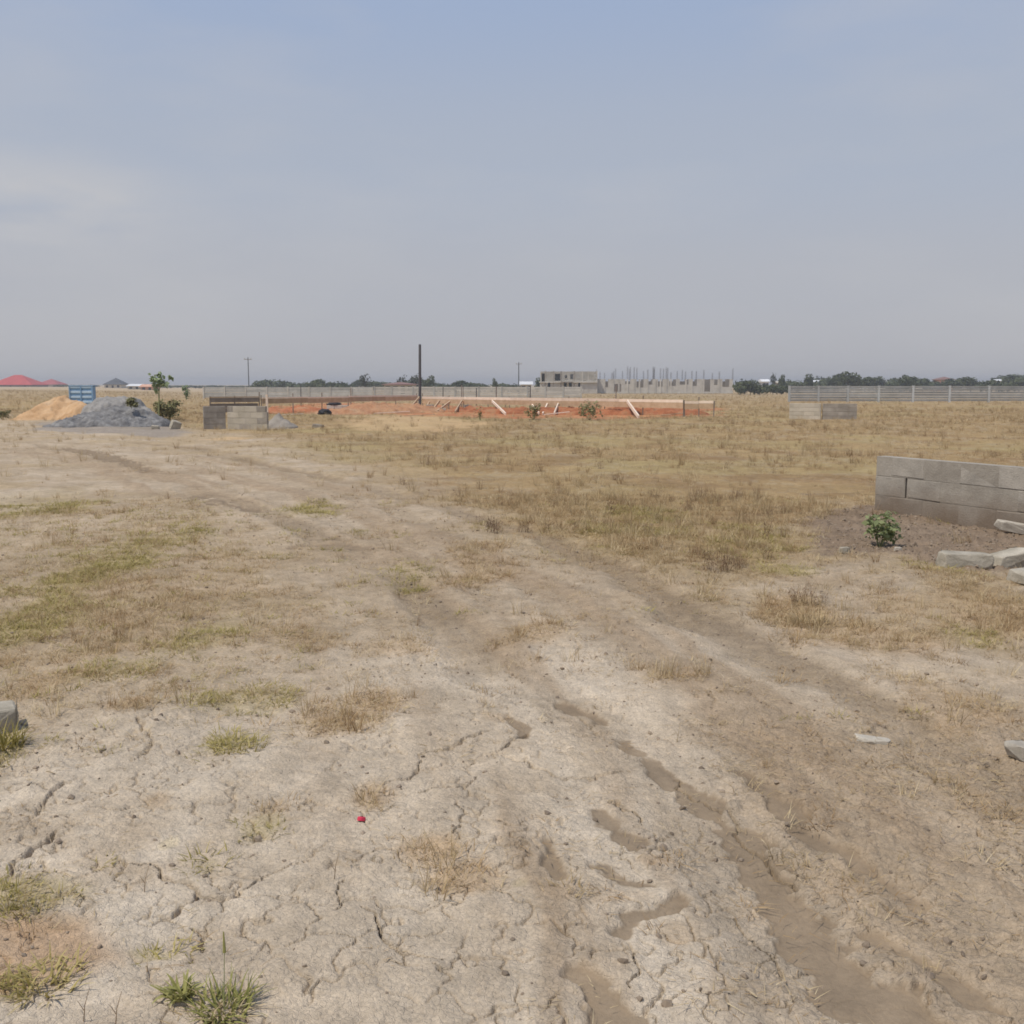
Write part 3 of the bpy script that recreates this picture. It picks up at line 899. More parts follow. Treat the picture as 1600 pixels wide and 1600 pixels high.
def build_grass():
    for k in ('straw', 'green', 'dead', 'litter', 'clods'):
        SRC[k] = bpy.data.collections.new(k + '_source')
    for i in range(4):
        V, Fc = blades(30, .075, .025, .09, 30, 86, .0032, 100 + i)
        tuft_obj('straw', 'tuft_a%d' % i, V, Fc, M['straw'] if i % 2 else M['strawbrown'])
    for i in range(3):
        V, Fc = blades(22, .05, .07, .17, 5, 40, .0032, 120 + i, .35)
        tuft_obj('straw', 'tuft_b%d' % i, V, Fc, M['straw'] if i else M['strawbrown'])
    for i in range(4):
        V, Fc = blades(30, .075, .02, .07, 35, 85, .0042, 140 + i, .6)
        tuft_obj('green', 'tuft_c%d' % i, V, Fc, M['grass'])
    for i in range(3):
        V, Fc = blades(16, .04, .10, .26, 3, 30, .003, 160 + i, .2)
        V2, F2 = blades(30, .07, .02, .07, 20, 85, .006, 170 + i, .5)
        V2[:, 2] += np.random.default_rng(i).uniform(0, .13, len(V2) // 8).repeat(8)[:len(V2)]
        tuft_obj('dead', 'tuft_d%d' % i, np.concatenate([V, V2]), np.concatenate([Fc, F2 + len(V)]), M['weed'])
    for i in range(4):
        V, Fc = blades(34, .20, .02, .09, 84, 90, .0026, 180 + i, .05)
        tuft_obj('litter', 'straws_%d' % i, V, Fc, M['straw'] if i % 2 else M['strawbrown'])
    for i in range(4):
        bm = bmesh.new(); bmesh.ops.create_icosphere(bm, subdivisions=1, radius=1)
        g = random.Random(i)
        for v in bm.verts:
            v.co *= g.uniform(.6, 1.15)
            v.co.z *= .65
        me = bpy.data.meshes.new('clod_%d' % i); bm.to_mesh(me); bm.free()
        me.materials.append(M['clod'])
        SRC['clods'].objects.link(bpy.data.objects.new('clod_%d' % i, me))

    def put(name, label, src, x, y, h, s, idx, tilt=.12, sink=.004):
        n = len(x)
        pts = np.stack([x, y, h - sink], 1)
        rot = np.stack([rng.normal(0, tilt, n), rng.normal(0, tilt, n), rng.uniform(0, 6.28, n)], 1)
        s = np.asarray(s)
        sc_ = np.stack([s, s, s * rng.uniform(.8, 1.25, n)], 1)
        scatter(name, label, src, pts, rot, sc_, idx)

    # --- near ground, 2 to 15 m
    n = int(area(2, 15) * 560)
    x, y = sector(n, 2, 15)
    F = ground_fields(x, y)
    fine = .5 + .5 * fbm(x * 3, y * 3, 3, 61)
    u = rng.uniform(0, 1, n)
    bare = (1 - F['mud']) * (1 - .9 * F['wallsoil']) * (1 - .55 * np.clip(F['rut'], 0, 1))
    base = sstep(.1, .9, F['w2'] + .6 * fbm(x * 1.6, y * 1.6, 3, 62))
    pdry = np.clip(.95 * F['dry'] * (.25 + fine) + (.36 * F['field'] * (.3 + fine)) + .24 * F['strawy'] * (.1 + fine) + .03 * base + .05 * sstep(3.8, 6, np.hypot(x, y)) * fine + .06 * F['left'] + .05 * F['brown'] * fine, 0, 1) * bare * (1 - F['crack'])
    pg = np.clip(.95 * F['green'] * (.2 + fine) + .07 * F['left'] * fine + .03 * base, 0, 1) * bare
    r = np.hypot(x, y)
    thin = 1 / (1 + np.clip(r - 7, 0, 20) / 9)
    sel = u < pdry * thin
    k = sel.sum()
    s = rng.uniform(.45, 1.0, k) * (1 + .15 * F['field'][sel]) * (1 + .02 * np.clip(r[sel] - 5, 0, 10))
    put('dry_grass', 'low tufts of dry straw-coloured grass round the clay', 'straw', x[sel], y[sel], F['h'][sel], s, np.where(rng.uniform(0, 1, k) < .93 - .13 * F['field'][sel], rng.integers(0, 4, k), rng.integers(4, 7, k)))
    sel = rng.uniform(0, 1, n) < pg * thin
    k = sel.sum()
    put('green_grass', 'sparse low green grass in patches on the clay', 'green', x[sel], y[sel], F['h'][sel], rng.uniform(.5, 1.05, k) * (1 + .05 * np.clip(r[sel] - 5, 0, 10)), rng.integers(0, 4, k))
    sel = rng.uniform(0, 1, n) < (F['weed'] * .10 + .004 * F['field']) * bare
    k = sel.sum()
    put('dead_weeds', 'brown dead weeds standing along the rut edge', 'dead', x[sel], y[sel], F['h'][sel], rng.uniform(.5, 1.0, k), rng.integers(0, 3, k))
    # straws lying flat
    n = int(area(2, 11) * 60)
    x, y = sector(n, 2, 11)
    F = ground_fields(x, y)
    p = np.clip(.12 + .5 * F['strawy'] + .6 * F['dry'] + .6 * F['brown'] + .3 * F['left'] + .5 * F['field'] + .4 * F['green'], 0, 1) * (1 - F['mud'])
    sel = rng.uniform(0, 1, n) < p
    k = sel.sum()
    put('straw_litter', 'loose dry straws lying flat on the clay', 'litter', x[sel], y[sel], F['h'][sel], rng.uniform(.5, 1.0, k), rng.integers(0, 4, k), .05, -.003)
    # clods and crumbs
    n = int(area(2, 16) * 420)
    x, y = sector(n, 2, 16)
    F = ground_fields(x, y)
    p = np.clip(.11 + .2 * np.clip(F['rut'], 0, 1) + .30 * F['brown'] + .45 * F['wallsoil'] + .15 * F['orange'] + .1 * sstep(.2, .8, F['w1']), 0, 1) * (1 - .9 * F['mud']) * (1 - .5 * F['field'])
    sel = rng.uniform(0, 1, n) < p
    k = sel.sum()
    sz = .0025 + .006 * rng.exponential(.6, k) + F['wallsoil'][sel] * rng.uniform(0, .012, k)
    put('soil_clods', 'small crumbs and clods of dry soil', 'clods', x[sel], y[sel], F['h'][sel], np.clip(sz, 0, .019), rng.integers(0, 4, k), .6, 0)
    # --- field, 15 to 75 m
    n = int(area(15, 75, 32) * 26)
    x, y = sector(n, 15, 75, 32)
    F = ground_fields(x, y)
    fine = .5 + .5 * fbm(x * .8, y * .8, 4, 65)
    r = np.hypot(x, y)
    p = np.clip(F['field'] * (.06 + 1.15 * np.clip(fine, 0, 1) ** 1.8) + .22 * (1 - F['field']) * fine, 0, 1) * (1 - F['pit']) * (1 - .8 * F['sand']) * (1 - F['skirt']) * (1 - .6 * np.clip(F['rut'], 0, 1)) / (1 + r / 60)
    sel = rng.uniform(0, 1, n) < p
    k = sel.sum()
    put('field_grass', 'dry golden grass covering the field around the building site', 'straw', x[sel], y[sel], F['h'][sel], rng.uniform(.6, 1.2, k) * (.75 + .6 * fine[sel]) * (1 + r[sel] / 90),
        np.where(rng.uniform(0, 1, k) < .72, rng.integers(0, 4, k), rng.integers(4, 7, k)))
    sel = rng.uniform(0, 1, n) < (.008 * F['field'] * sstep(.35, .8, fine) * 3 + .05 * F['weed'] * sstep(.3, .7, fine)) * (1 - F['pit'])
    k = sel.sum()
    put('field_weeds', 'brown dead weeds standing in the dry field', 'dead', x[sel], y[sel], F['h'][sel], rng.uniform(.4, 1.3, k), rng.integers(0, 3, k))
    # --- far field
    n = int(area(75, 300, 30) * .9)
    x, y = sector(n, 75, 300, 30)
    F = ground_fields(x, y)
    fine = .5 + .5 * fbm(x * .12, y * .12, 4, 66)
    sel = rng.uniform(0, 1, n) < fine * .7
    k = sel.sum()
    put('far_field_grass', 'dry grass of the far plain beyond the building site', 'straw', x[sel], y[sel], F['h'][sel], rng.uniform(1.8, 3.6, k), rng.integers(0, 7, k))


build_grass()


def ground_z(x, y):
    return float(ground_fields(np.array([float(x)]), np.array([float(y)]))['h'][0])


# ------------------------------------------------------------------ blockwork
def block_mesh(name, L, H, T, seed, mat, chip=.006):
    """a sandcrete block with worn arrises, centred"""
    g = random.Random(seed)
    bm = bmesh.new()
    bmesh.ops.create_cube(bm, size=1)
    for v in bm.verts: v.co = Vector((v.co.x * L, v.co.y * T, v.co.z * H))
    bmesh.ops.bevel(bm, geom=list(bm.edges), offset=.005, segments=1, affect='EDGES')
    for v in bm.verts:
        v.co += Vector((g.uniform(-chip, chip), g.uniform(-chip, chip) * .6, g.uniform(-chip, chip)))
    me = bpy.data.meshes.new(name); bm.to_mesh(me); bm.free()
    me.materials.append(mat)
    return me


def block_wall(name, label, A, B, zb, courses, L, H, T, mats, mort, seed, joint=.016, gap=None, toprag=0.0, core=.007, ragged=.004):
    """a wall of laid blocks from A to B: every block is a part, the mortar behind the joints another"""
    A, B = Vector((A[0], A[1], 0)), Vector((B[0], B[1], 0))
    d = (B - A); length = d.length
    ang = math.atan2(d.y, d.x)
    root = empty(name, (A.x, A.y, zb), label, 'wall', None, ang)
    g = random.Random(seed)
    full = [block_mesh('block', L - joint, H - joint, T, seed + i, mats[i % len(mats)]) for i in range(2 * len(mats))]
    mb = MB()
    for c in range(courses):
        z0 = c * H
        x = 0.0
        first = L / 2 if c % 2 else L
        i = 0
        xe = length - (L * toprag * g.uniform(.3, 1) if c == courses - 1 else 0)
        while x < xe - .05:
            w = min(first if i == 0 else L, xe - x)
            o = bpy.data.objects.new('block', full[g.randrange(len(full))])
            gx = gap[2] if gap and gap[0] == c and gap[1] == i else 0
            if gap and gap[0] == c and gap[1] == i - 1:
                pass
            o.location = (x + (w - gx) / 2, g.uniform(-ragged, ragged) * .5, z0 + H / 2 + (g.uniform(-ragged, ragged) if c == courses - 1 else 0))
            o.scale = ((w - joint - gx) / (L - joint), 1, 1)
            o.rotation_euler = (g.uniform(-.006, .006), g.uniform(-.004, .004), g.uniform(-.006, .006))
            col.objects.link(o); o.parent = root
            # mortar core, cut back at an open joint
            mb.box(x + (0.012 if x == 0 else 0), x + w - gx - (.012 if x + w > xe - .05 else 0), -T / 2 + core, T / 2 - core, z0 + .002, z0 + H - .002)
            x += w; i += 1
    mb.build('mortar', mort, root)
    return root


A = gp(1372, 801); B = gp(1600, 834)
dirw = Vector((B.x - A.x, B.y - A.y)).normalized()
block_wall('block_wall', 'low grey block wall with an open joint, beside the leafy shrub', (A.x, A.y), (A.x + dirw.x * 4.4, A.y + dirw.y * 4.4), -.245, 4, .5, .24, .15,
           [M['old_block'], M['old_block'], M['old_block']], M['old_mortar'], 3, gap=(2, 0, .028), core=.0015, ragged=.012)
# L-shaped stub by the gravel
c0 = gp(318, 670); c1 = at(353, 668, c0.y + .30); c2 = at(419, 668, c0.y + .05)
zt = .80
block_wall('block_wall', 'darker end of the low block wall beside the gravel heap', (c0.x, c0.y), (c1.x, c1.y), -.05, 4, .45, .215, .15, [M['block'], M['block']], M['block'], 11, core=.003)  # plain sandcrete, darker than the pale length beside it
block_wall('block_wall', 'pale low block wall between gravel heap and timber profile', (c1.x + .09, c1.y), (c2.x, c2.y), -.05, 4, .45, .215, .15, [M['block_pale'], M['block_pale'], M['block']], M['block_pale'], 12, toprag=.2, core=.003)
d0 = gp(1233, 654); d1 = gp(1284, 652); d2 = gp(1339, 651)
d1 = at(1283, 640, d0.y - .6); d2 = at(1339, 640, d0.y - .75)
block_wall('block_wall', 'pale beige block stub standing in the field before the far fence', (d0.x, d0.y), (d1.x, d1.y), -.05, 4, .45, .19, .15, [M['block_pale'], M['block_pale']], M['block_pale'], 13)
block_wall('block_wall', 'darker block stub joined to the pale one in the field', (d1.x + .09, d1.y + .1), (d2.x, d2.y), -.05, 4, .45, .19, .15, [M['block'], M['block']], M['block'], 14)


# ------------------------------------------------------------------ loose stones and broken blocks
def chunk(name, label, loc, size, rot, mat, seed, rough=.12, cuts=4, cat='rubble', group=None):
    g = random.Random(seed)
    bm = bmesh.new()
    from mathutils import noise
    j_ = min(.5, rough * 2.2)
    for sx in (-.5, .5):
        for sy in (-.5, .5):
            for sz in (-.5, .5):
                bm.verts.new((sx * g.uniform(1 - j_, 1), sy * g.uniform(1 - j_, 1), sz * g.uniform(1 - j_ * .7, 1)))
    for _ in range(16):
        q = [g.uniform(-.5, .5) for _ in range(3)]
        k = g.randrange(3); q[k] = math.copysign(.5, q[k]) * g.uniform(.86, 1.04)
        bm.verts.new(q)
    res = bmesh.ops.convex_hull(bm, input=list(bm.verts))
    bmesh.ops.delete(bm, geom=list({v for v in res['geom_interior'] + res['geom_unused'] if isinstance(v, bmesh.types.BMVert)}), context='VERTS')
    for v in bm.verts: v.co = Vector((v.co.x * size[0], v.co.y * size[1], v.co.z * size[2]))
    bmesh.ops.bevel(bm, geom=list(bm.edges), offset=min(size) * .05, segments=1, affect='EDGES')
    bmesh.ops.triangulate(bm, faces=list(bm.faces))
    bmesh.ops.subdivide_edges(bm, edges=[e for e in bm.edges if e.calc_length() > max(size) * .12], cuts=1)
    off = Vector((seed * 3.1, seed * 1.7, 0))
    for v in bm.verts:
        v.co += noise.noise_vector(v.co / max(size) * 9 + off) * min(size) * .05
    me = bpy.data.meshes.new(name); bm.to_mesh(me); bm.free()
    o = link(name, me, None, mat)
    o.location = loc; o.rotation_euler = rot
    return tag(o, label, cat, group)


def on(px, py, dz=0):
    p = gp(px, py)
    return (p.x, p.y, ground_z(p.x, p.y) + dz)


chunk('broken_block', 'broken concrete block with flat pale top, lying left of the others', on(1505, 890, .055), (.46, .20, .15), (.02, .03, -.12), M['rubble'], 1, .13)
chunk('broken_block', 'jagged grey block fragment tilted up against the broken block', on(1578, 888, .065), (.42, .22, .15), (.05, -.18, .15), M['rubble'], 2, .17)
chunk('broken_block', 'pale slab fragment leaning at the foot of the grey block wall', on(1592, 838, .06), (.48, .16, .11), (.0, .16, -.25), M['stone_pale'], 3, .15)
chunk('broken_block', 'pale block half out of frame in front of the broken blocks', on(1608, 912, .045), (.30, .22, .12), (.0, .0, .3), M['rubble'], 4, .13)
chunk('stone', 'white stone at the edge on bare brown clay', on(1598, 1182, .02), (.13, .12, .07), (0, .1, .4), M['stone_pale'], 5, .2, cat='stone')
chunk('stone', 'thin flat grey stone lying on the brown clay', on(1362, 1146, .008), (.17, .075, .028), (0, .04, -.35), M['stone_pale'], 6, .34, cat='stone')
chunk('broken_block', 'grey block corner beside the grass clump at the frame edge', on(-14, 1142, .05), (.24, .17, .13), (.05, .05, .5), M['rubble'], 7, .07)
chunk('stone', 'small round pale stone before the leafy shrub', on(1403, 868, .012), (.07, .06, .05), (0, 0, 0), M['stone_pale'], 8, .1, cat='stone')
chunk('stone', 'small dark stone in the soil left of the leafy shrub', on(1319, 870, .02), (.10, .06, .06), (0, 0, .2), M['rubble'], 9, .12, cat='stone')
chunk('stone', 'large pale rubble stone standing between gravel heap and dark wall', on(274, 669, .12), (.36, .30, .34), (.2, .3, .6), M['rubble'], 10, .1, cat='stone')
chunk('stone', 'low flat pale stone at the foot of the gravel heap', on(243, 669, .05), (.30, .22, .16), (.1, .1, .2), M['rubble'], 11, .1, cat='stone')
chunk('stone', 'dark lump of soil in the dry grass before the red earth', on(497, 669, .03), (.45, .25, .16), (.0, .1, -.3), M['spoil'], 12, .1, cat='stone')
chunk('stone', 'flat pale slab lying before the pale block wall', on(393, 668, .03), (.75, .28, .07), (.0, .05, .1), M['stone_pale'], 13, .06, cat='stone')
chunk('stone', 'reddish clod beside the timber braces in the field', on(1415, 770, .04), (.0001, .0001, .0001), (0, 0, 0), M['spoil'], 14, .1, cat='stone') if False else None


# small red flower-like cap
def red_cap():
    p = on(565, 1284, .010)
    root = empty('bottle_cap', p, 'small crumpled red plastic cap on the pale clay', 'cap')
    mb = MB()
    n = 14
    ring = lambda r, z, w=0: [(r * math.cos(2 * math.pi * i / n) * (1 + w * math.sin(3 * i)), r * math.sin(2 * math.pi * i / n) * (1 + w * math.cos(2 * i)), z) for i in range(n)]
    for rr in (ring(.0150, -.008, .05), ring(.0145, .004, .06), ring(.0120, .007, .06)): mb.v += rr
    for a in range(2):
        for i in range(n):
            j = (i + 1) % n
            mb.f.append((a * n + i, a * n + j, (a + 1) * n + j, (a + 1) * n + i))
    mb.f.append(tuple(range(2 * n, 3 * n)))
    o = mb.build('shell', M['red_plastic'], root)
    o.rotation_euler = (-.35, .2, .3)
    m2 = MB()
    m2.rod((0, 0, .0075), (0, 0, .0090), .0065, .0055, 10)
    k = m2.build('centre_disc', M['dark'], root); k.rotation_euler = (-.35, .2, .3)


red_cap()


# ------------------------------------------------------------------ heaps
def heap(name, label, lobes, mat, cat, seed, rough=.05, res=56, pw=1.25, cap=None):
    """lobes: (x, y, rx, ry, h). A heap of loose material as one closed height field."""
    x0 = min(l[0] - l[2] for l in lobes) - .1; x1 = max(l[0] + l[2] for l in lobes) + .1
    y0 = min(l[1] - l[3] for l in lobes) - .1; y1 = max(l[1] + l[3] for l in lobes) + .1
    X, Y = np.meshgrid(np.linspace(x0, x1, res), np.linspace(y0, y1, res), indexing='ij')
    wx = .16 * fbm(X * 1.4, Y * 1.4, 3, seed); wy = .16 * fbm(X * 1.4 + 7, Y * 1.4, 3, seed + 1)
    Z = np.zeros_like(X)
    for lx, ly, rx, ry, h in lobes:
        d = np.hypot((X - lx) / rx + wx, (Y - ly) / ry + wy)
        Z = np.maximum(Z, h * np.clip(1 - d, 0, 1) ** pw / (1 if pw <= 1 else 1))
    if cap:
        Z = np.where(Z > cap * .8, cap * .8 + cap * .2 * np.tanh((Z - cap * .8) / (cap * .2)), Z)
    edge = sstep(0, .12, Z)
    Z = Z + edge * rough * (fbm(X * 2.2, Y * 2.2, 4, seed + 3) + .5 * np.abs(fbm(X * 7, Y * 7, 3, seed + 4)))
    cx, cy = (x0 + x1) / 2, (y0 + y1) / 2
    zg = float(terrain(np.array(cx), np.array(cy)))
    Z = np.where(Z <= .004, -.14, Z)
    V = np.stack([X.ravel() - cx, Y.ravel() - cy, Z.ravel()], 1)
    i = np.arange(res - 1)[:, None] * res; j = np.arange(res - 1)[None, :]
    Fc = np.stack([i + j, i + res + j, i + res + j + 1, i + j + 1], -1).reshape(-1, 4)
    keep = (V[Fc][:, :, 2] > -.13).any(1)
    me = np_mesh(name, V, Fc[keep], True)
    o = link(name, me, None, mat)
    o.location = (cx, cy, zg)
    return tag(o, label, cat)


def hx(px, Y): return at(px, 640, Y).x


heap('gravel_heap', 'grey heap of gravel behind the front heap, between blue tank and young tree',
     [(hx(176, 47), 47, 1.3, 2.2, 1.6), (hx(192, 47), 47, 1.3, 2.0, 1.6), (hx(212, 46.5), 46.5, 1.1, 1.7, .6)], M['gravel_pale'], 'gravel heap', 5, .12, 70, .8, .92)
heap('gravel_heap', 'low spread grey heap of gravel lying in front of the sand and the other gravel',
     [(hx(186, 40.6), 40.6, 1.55, 2.0, .78), (hx(162, 40.2), 40.2, 1.5, 1.9, .62), (hx(138, 39.8), 39.8, 1.35, 1.5, .46), (hx(114, 39.4), 39.5, 1.1, 1.1, .30), (hx(208, 40.2), 40.2, 1.1, 1.8, .60),
      (hx(230, 39.8), 39.8, .8, 1.3, .36), (hx(172, 39.2), 39.3, 1.3, .9, .34)], M['gravel'], 'gravel heap', 3, .13, 90, .72)
heap('sand_heap', 'orange heap of building sand left of the gravel',
     [(hx(98, 47), 47, 1.7, 1.8, 1.15), (hx(82, 46.6), 46.6, 1.5, 1.4, .95), (hx(124, 46), 46.2, 1.35, 1.3, .85), (hx(62, 46), 46, 1.0, 1.2, .42), (hx(40, 45), 45.6, 1.2, .9, .22)], M['sand'], 'sand heap', 9, .09, 70, .85)
heap('spoil_heap', 'small grey heap of rubble at the end of the pale block wall',
     [(hx(428, 38), 38.5, .5, .8, .55), (hx(440, 38), 38.3, .5, .7, .32)], M['spoil'], 'rubble heap', 15, .06, 40, .9)
heap('earth_heap', 'broad low heap of tan red earth left of the timber braces',
     [(hx(585, 58), 58, 2.8, 3, .56), (hx(640, 60), 60, 2.2, 3, .42), (hx(540, 56), 56, 2.2, 2.4, .26)], M['laterite_tan'], 'earth heap', 21, .14, 70, .9)
heap('earth_heap', 'low red earth bank behind the black bundle',
     [(hx(470, 60), 60, 2.2, 2.2, .34), (hx(430, 58), 58, 1.4, 2, .30)], M['laterite'], 'earth heap', 24, .06, 50, .9)
heap('earth_heap', 'long low red earth bank behind the bright timber rail',
     [(hx(740, 60), 60, 2.0, 1.6, .26), (hx(800, 57.5), 57.5, 2.0, 1.6, .30), (hx(860, 56.5), 56.5, 2.1, 1.5, .34), (hx(925, 55.5), 55.5, 2.1, 1.5, .30), (hx(985, 54.5), 54.5, 2.0, 1.4, .36),
      (hx(1045, 54), 54, 2.0, 1.3, .28)], M['laterite'], 'earth heap', 27, .16, 110, .6)



# ------------------------------------------------------------------ timber profiles round the excavation
def timber_run(root, P, Q, top_h, depth, mat_rail, mat_board, step, rnd, rail_h=.11, parts=True):
    """rail and boards nailed to stakes between two points of the ground"""
    P, Q = Vector(P), Vector(Q)
    o = root.matrix_world.translation if False else root.location
    L = (Q - P).length
    d = (Q - P).normalized()
    side = Vector((-d.y, d.x, 0)).normalized()
    if side.y > 0: side = -side            # towards the viewer's side of the stakes
    n = max(2, int(L / 4.2) + 1)
    for i in range(n):                      # rails butt end to end
        a, b = P + d * (L * i / n), P + d * (L * (i + 1) / n - .012)
        ha = top_h + rnd.uniform(-.02, .02)
        MB().beam(a - o + side * .035 + Vector((0, 0, ha - rail_h / 2)), b - o + side * .035 + Vector((0, 0, ha - rail_h / 2)), .045, rail_h).build('rail', mat_rail, root)
        if depth:
            hb = ha - rail_h - .012 - depth / 2
            MB().beam(a - o + side * .037 + Vector((0, 0, hb)), b - o + side * .037 + Vector((0, 0, hb)), .026, depth).build('board', mat_board, root)
    m = max(2, int(L / step) + 1)
    for i in range(m + 1):
        p = P + d * (L * i / m)
        h = top_h + rnd.uniform(-.04, .22)
        MB().beam(p - o + Vector((0, 0, -.3)), p - o + Vector((rnd.uniform(-.03, .03), 0, h)), .05, .05).build('stake', M['wood_grey'], root)


rnd = random.Random(5)


def flat(px, Y):
    p = at(px, 640, Y); return Vector((p.x, Y, float(terrain(np.array(p.x), np.array(Y)))))


F0, F1, F2 = flat(661, 66), flat(1068, 50.8), flat(1115, 50.2)
front = empty('timber_profile', F0, 'long bright timber rail on stakes with raking braces along the red trench', 'timber profile')
timber_run(front, F0, F1, .82, .27, M['wood'], M['wood_dull'], 2.6, rnd, .14)
timber_run(front, F1 + Vector((.06, 0, 0)), F2, .78, .26, M['wood'], M['wood_dull'], 1.4, rnd, .12)
for (tx, ty, bx, by, Yt, Yb) in [(655, 621, 638, 637, 66, 63), (671, 628, 664, 636, 65, 63.5), (687, 626, 675, 635, 64, 62), (703, 628, 683, 641, 63.5, 59), (722, 626, 711, 644, 63, 57),
                                 (768, 626, 790, 651, 61.5, 53.5), (829, 630, 842, 642, 59.5, 55), (856, 630, 848, 640, 58, 55), (874, 627, 866, 641, 58, 54), (980, 627, 998, 656, 53.5, 48.3)]:
    a = at(tx, ty, Yt); b = at(bx, by, Yb)
    b.z = float(terrain(np.array(b.x), np.array(b.y))) + (.05 if by > 640 else .0)
    MB().beam(a - F0, b - F0, .07, .17 if tx > 900 else .13).build('brace', M['wood'] if tx > 750 else M['wood_dull'], front)

B0, B1 = flat(409, 54), flat(652, 68)
back = empty('timber_profile', B0, 'dull tan timber board on stakes behind the red earth', 'timber profile')
timber_run(back, B0, B1, .90, .26, M['wood'], M['wood_dull'], 3.0, rnd, .07)
C0, C1 = flat(700, 70), flat(905, 62)
inner = empty('timber_profile', C0, 'second pale timber rail on stakes behind the front rail and red bank', 'timber profile')
timber_run(inner, C0, C1, .62, .12, M['wood'], M['wood_dull'], 2.2, rnd, .10)
for i, (px, Y, dx, dz, lab) in enumerate([(612, 55, 1.9, .10, 'loose pale plank lying on the ground left of the braces'), (655, 50.5, 1.5, .06, 'loose plank lying on the pale sand before the braces'),
                                          (870, 52.5, 1.3, .14, 'loose plank propped on the red earth under the rail'), (1050, 51.5, 1.2, .10, 'loose plank at the right end of the red earth'),
                                          (456, 52, 1.1, .05, 'loose pale plank beside the small rubble heap')]):
    p = flat(px, Y)
    o = MB().beam((-dx / 2, -.12, .05), (dx / 2, .15, .05 + dz), .16, .035).build('plank', M['wood'] if i % 2 == 0 else M['wood_dull'])
    o.location = p
    tag(o, lab, 'plank', 'planks lying about the building site')
for i, (px, Y, lab) in enumerate([(672, 60.5, 'small pile of pale blocks under the raking braces'), (731, 60, 'small pile of pale blocks below the rail right of the braces')]):
    r_ = empty('block_stack', flat(px, Y), lab, 'block stack', None, .3 * i)
    for k, (bx, bz) in enumerate([(-.25, .1), (.24, .1), (0, .31), (.72, .1)]):
        MB().box(bx - .22, bx + .22, -.08, .08, bz - .1, bz + .1).build('block', M['block_pale'] if k % 2 else M['block'], r_, .008)
E0, E1 = flat(328, 51), flat(405, 52)
endp = empty('timber_profile', E0, 'grey brown timber boarding at the far corner behind the pale block wall', 'timber profile')
timber_run(endp, E0, E1, 1.0, .22, M['wood_dull'], M['wood_grey'], 1.3, rnd, .05)
for k in range(2):
    MB().beam(Vector((0, -.04, .53 - k * .23)), E1 - E0 + Vector((-.05, -.04, .53 - k * .23)), .026, .215).build('board', M['wood_grey'], endp)
MB().beam(Vector((2.62, .9, -.2)), Vector((2.62, .9, 1.08)), .10, .10).build('post', M['wood'], endp)

# loose stakes and starter bars standing about the site
for i, (px, y0, y1, Y, lab) in enumerate([(470, 600, 622, 74, 'thin dark stake behind the tan timber board'), (548, 606, 626, 70, 'short dark stake rising beside the cloth-covered block pier'),
                                         (692, 604, 624, 72, 'slim stake right of the tall dark pole'), (721, 602, 626, 68, 'doubled stake behind the bright rail above the braces'),
                                         (744, 606, 626, 66, 'thin steel stake before the pale wall, right of the doubled stake'), (775, 604, 626, 63, 'thick stump-like stake above the raking brace'),
                                         (828, 603, 627, 60, 'thin stake just left of the two-storey shell'), (962, 603, 624, 62, 'dark stake before the long unfinished building')]):
    a = at(px, y1, Y); b = at(px, y0, Y)
    g0 = float(terrain(np.array(a.x), np.array(Y)))
    mb = MB().rod((0, 0, -.3), (.02, 0, b.z - g0), .035, .028, 8)
    if i == 3: mb.rod((.12, 0, -.3), (.12, .02, b.z - g0 - .1), .03, .026, 8)
    o = mb.build('stake', M['pole'] if i % 2 == 0 else M['wood_grey'])
    o.location = (a.x, Y, g0)
    tag(o, lab, 'stake', 'stakes about the building site')

# tall pole
p0 = flat(656, 68.5)
pole = MB().rod((0, 0, -.5), (.05, 0, at(657, 538, 68.5).z - p0.z), .10, .085, 12).build('pole', M['pole'])
pole.location = p0
tag(pole, 'tall dark bare pole rising above the timber rail', 'pole')
for px, yt, Y, rad, lab in [(390, 558, 190, .10, 'thin distant utility pole above the grey fence'), (810.5, 566, 240, .14, 'thin distant utility pole beside the white roofed shed')]:
    p = flat(px, Y)
    z = at(px, yt, Y).z - p.z
    root = empty('utility_pole', p, lab, 'utility pole')
    MB().rod((0, 0, -.5), (.0, 0, z), rad, rad * .7, 8).build('post', M['pole'], root)
    MB().beam((-.7, -.14, z - .4), (.7, -.14, z - .4), .1, .1).build('crossarm', M['wood_grey'], root)
    for s in (-.6, .6):
        MB().rod((s, -.14, z - .35), (s, -.14, z - .12), .05, .04, 6).build('insulator', M['cream'], root)


# cloth-covered pier and dark bundles
def bag(name, label, loc, size, mat, seed, cat):
    g = random.Random(seed)
    bm = bmesh.new(); bmesh.ops.create_icosphere(bm, subdivisions=3, radius=.5)
    from mathutils import noise
    for v in bm.verts:
        q = v.co.copy()
        r = 1 + .28 * noise.noise(q * 3 + Vector((seed, 0, 0))) + .12 * noise.noise(q * 8 + Vector((0, seed, 0)))
        v.co = Vector((q.x * r * size[0], q.y * r * size[1], max(q.z, -.36) * r * size[2]))
    me = bpy.data.meshes.new(name); bm.to_mesh(me); bm.free()
    o = link(name, me, None, mat)
    o.location = loc
    return tag(o, label, cat)


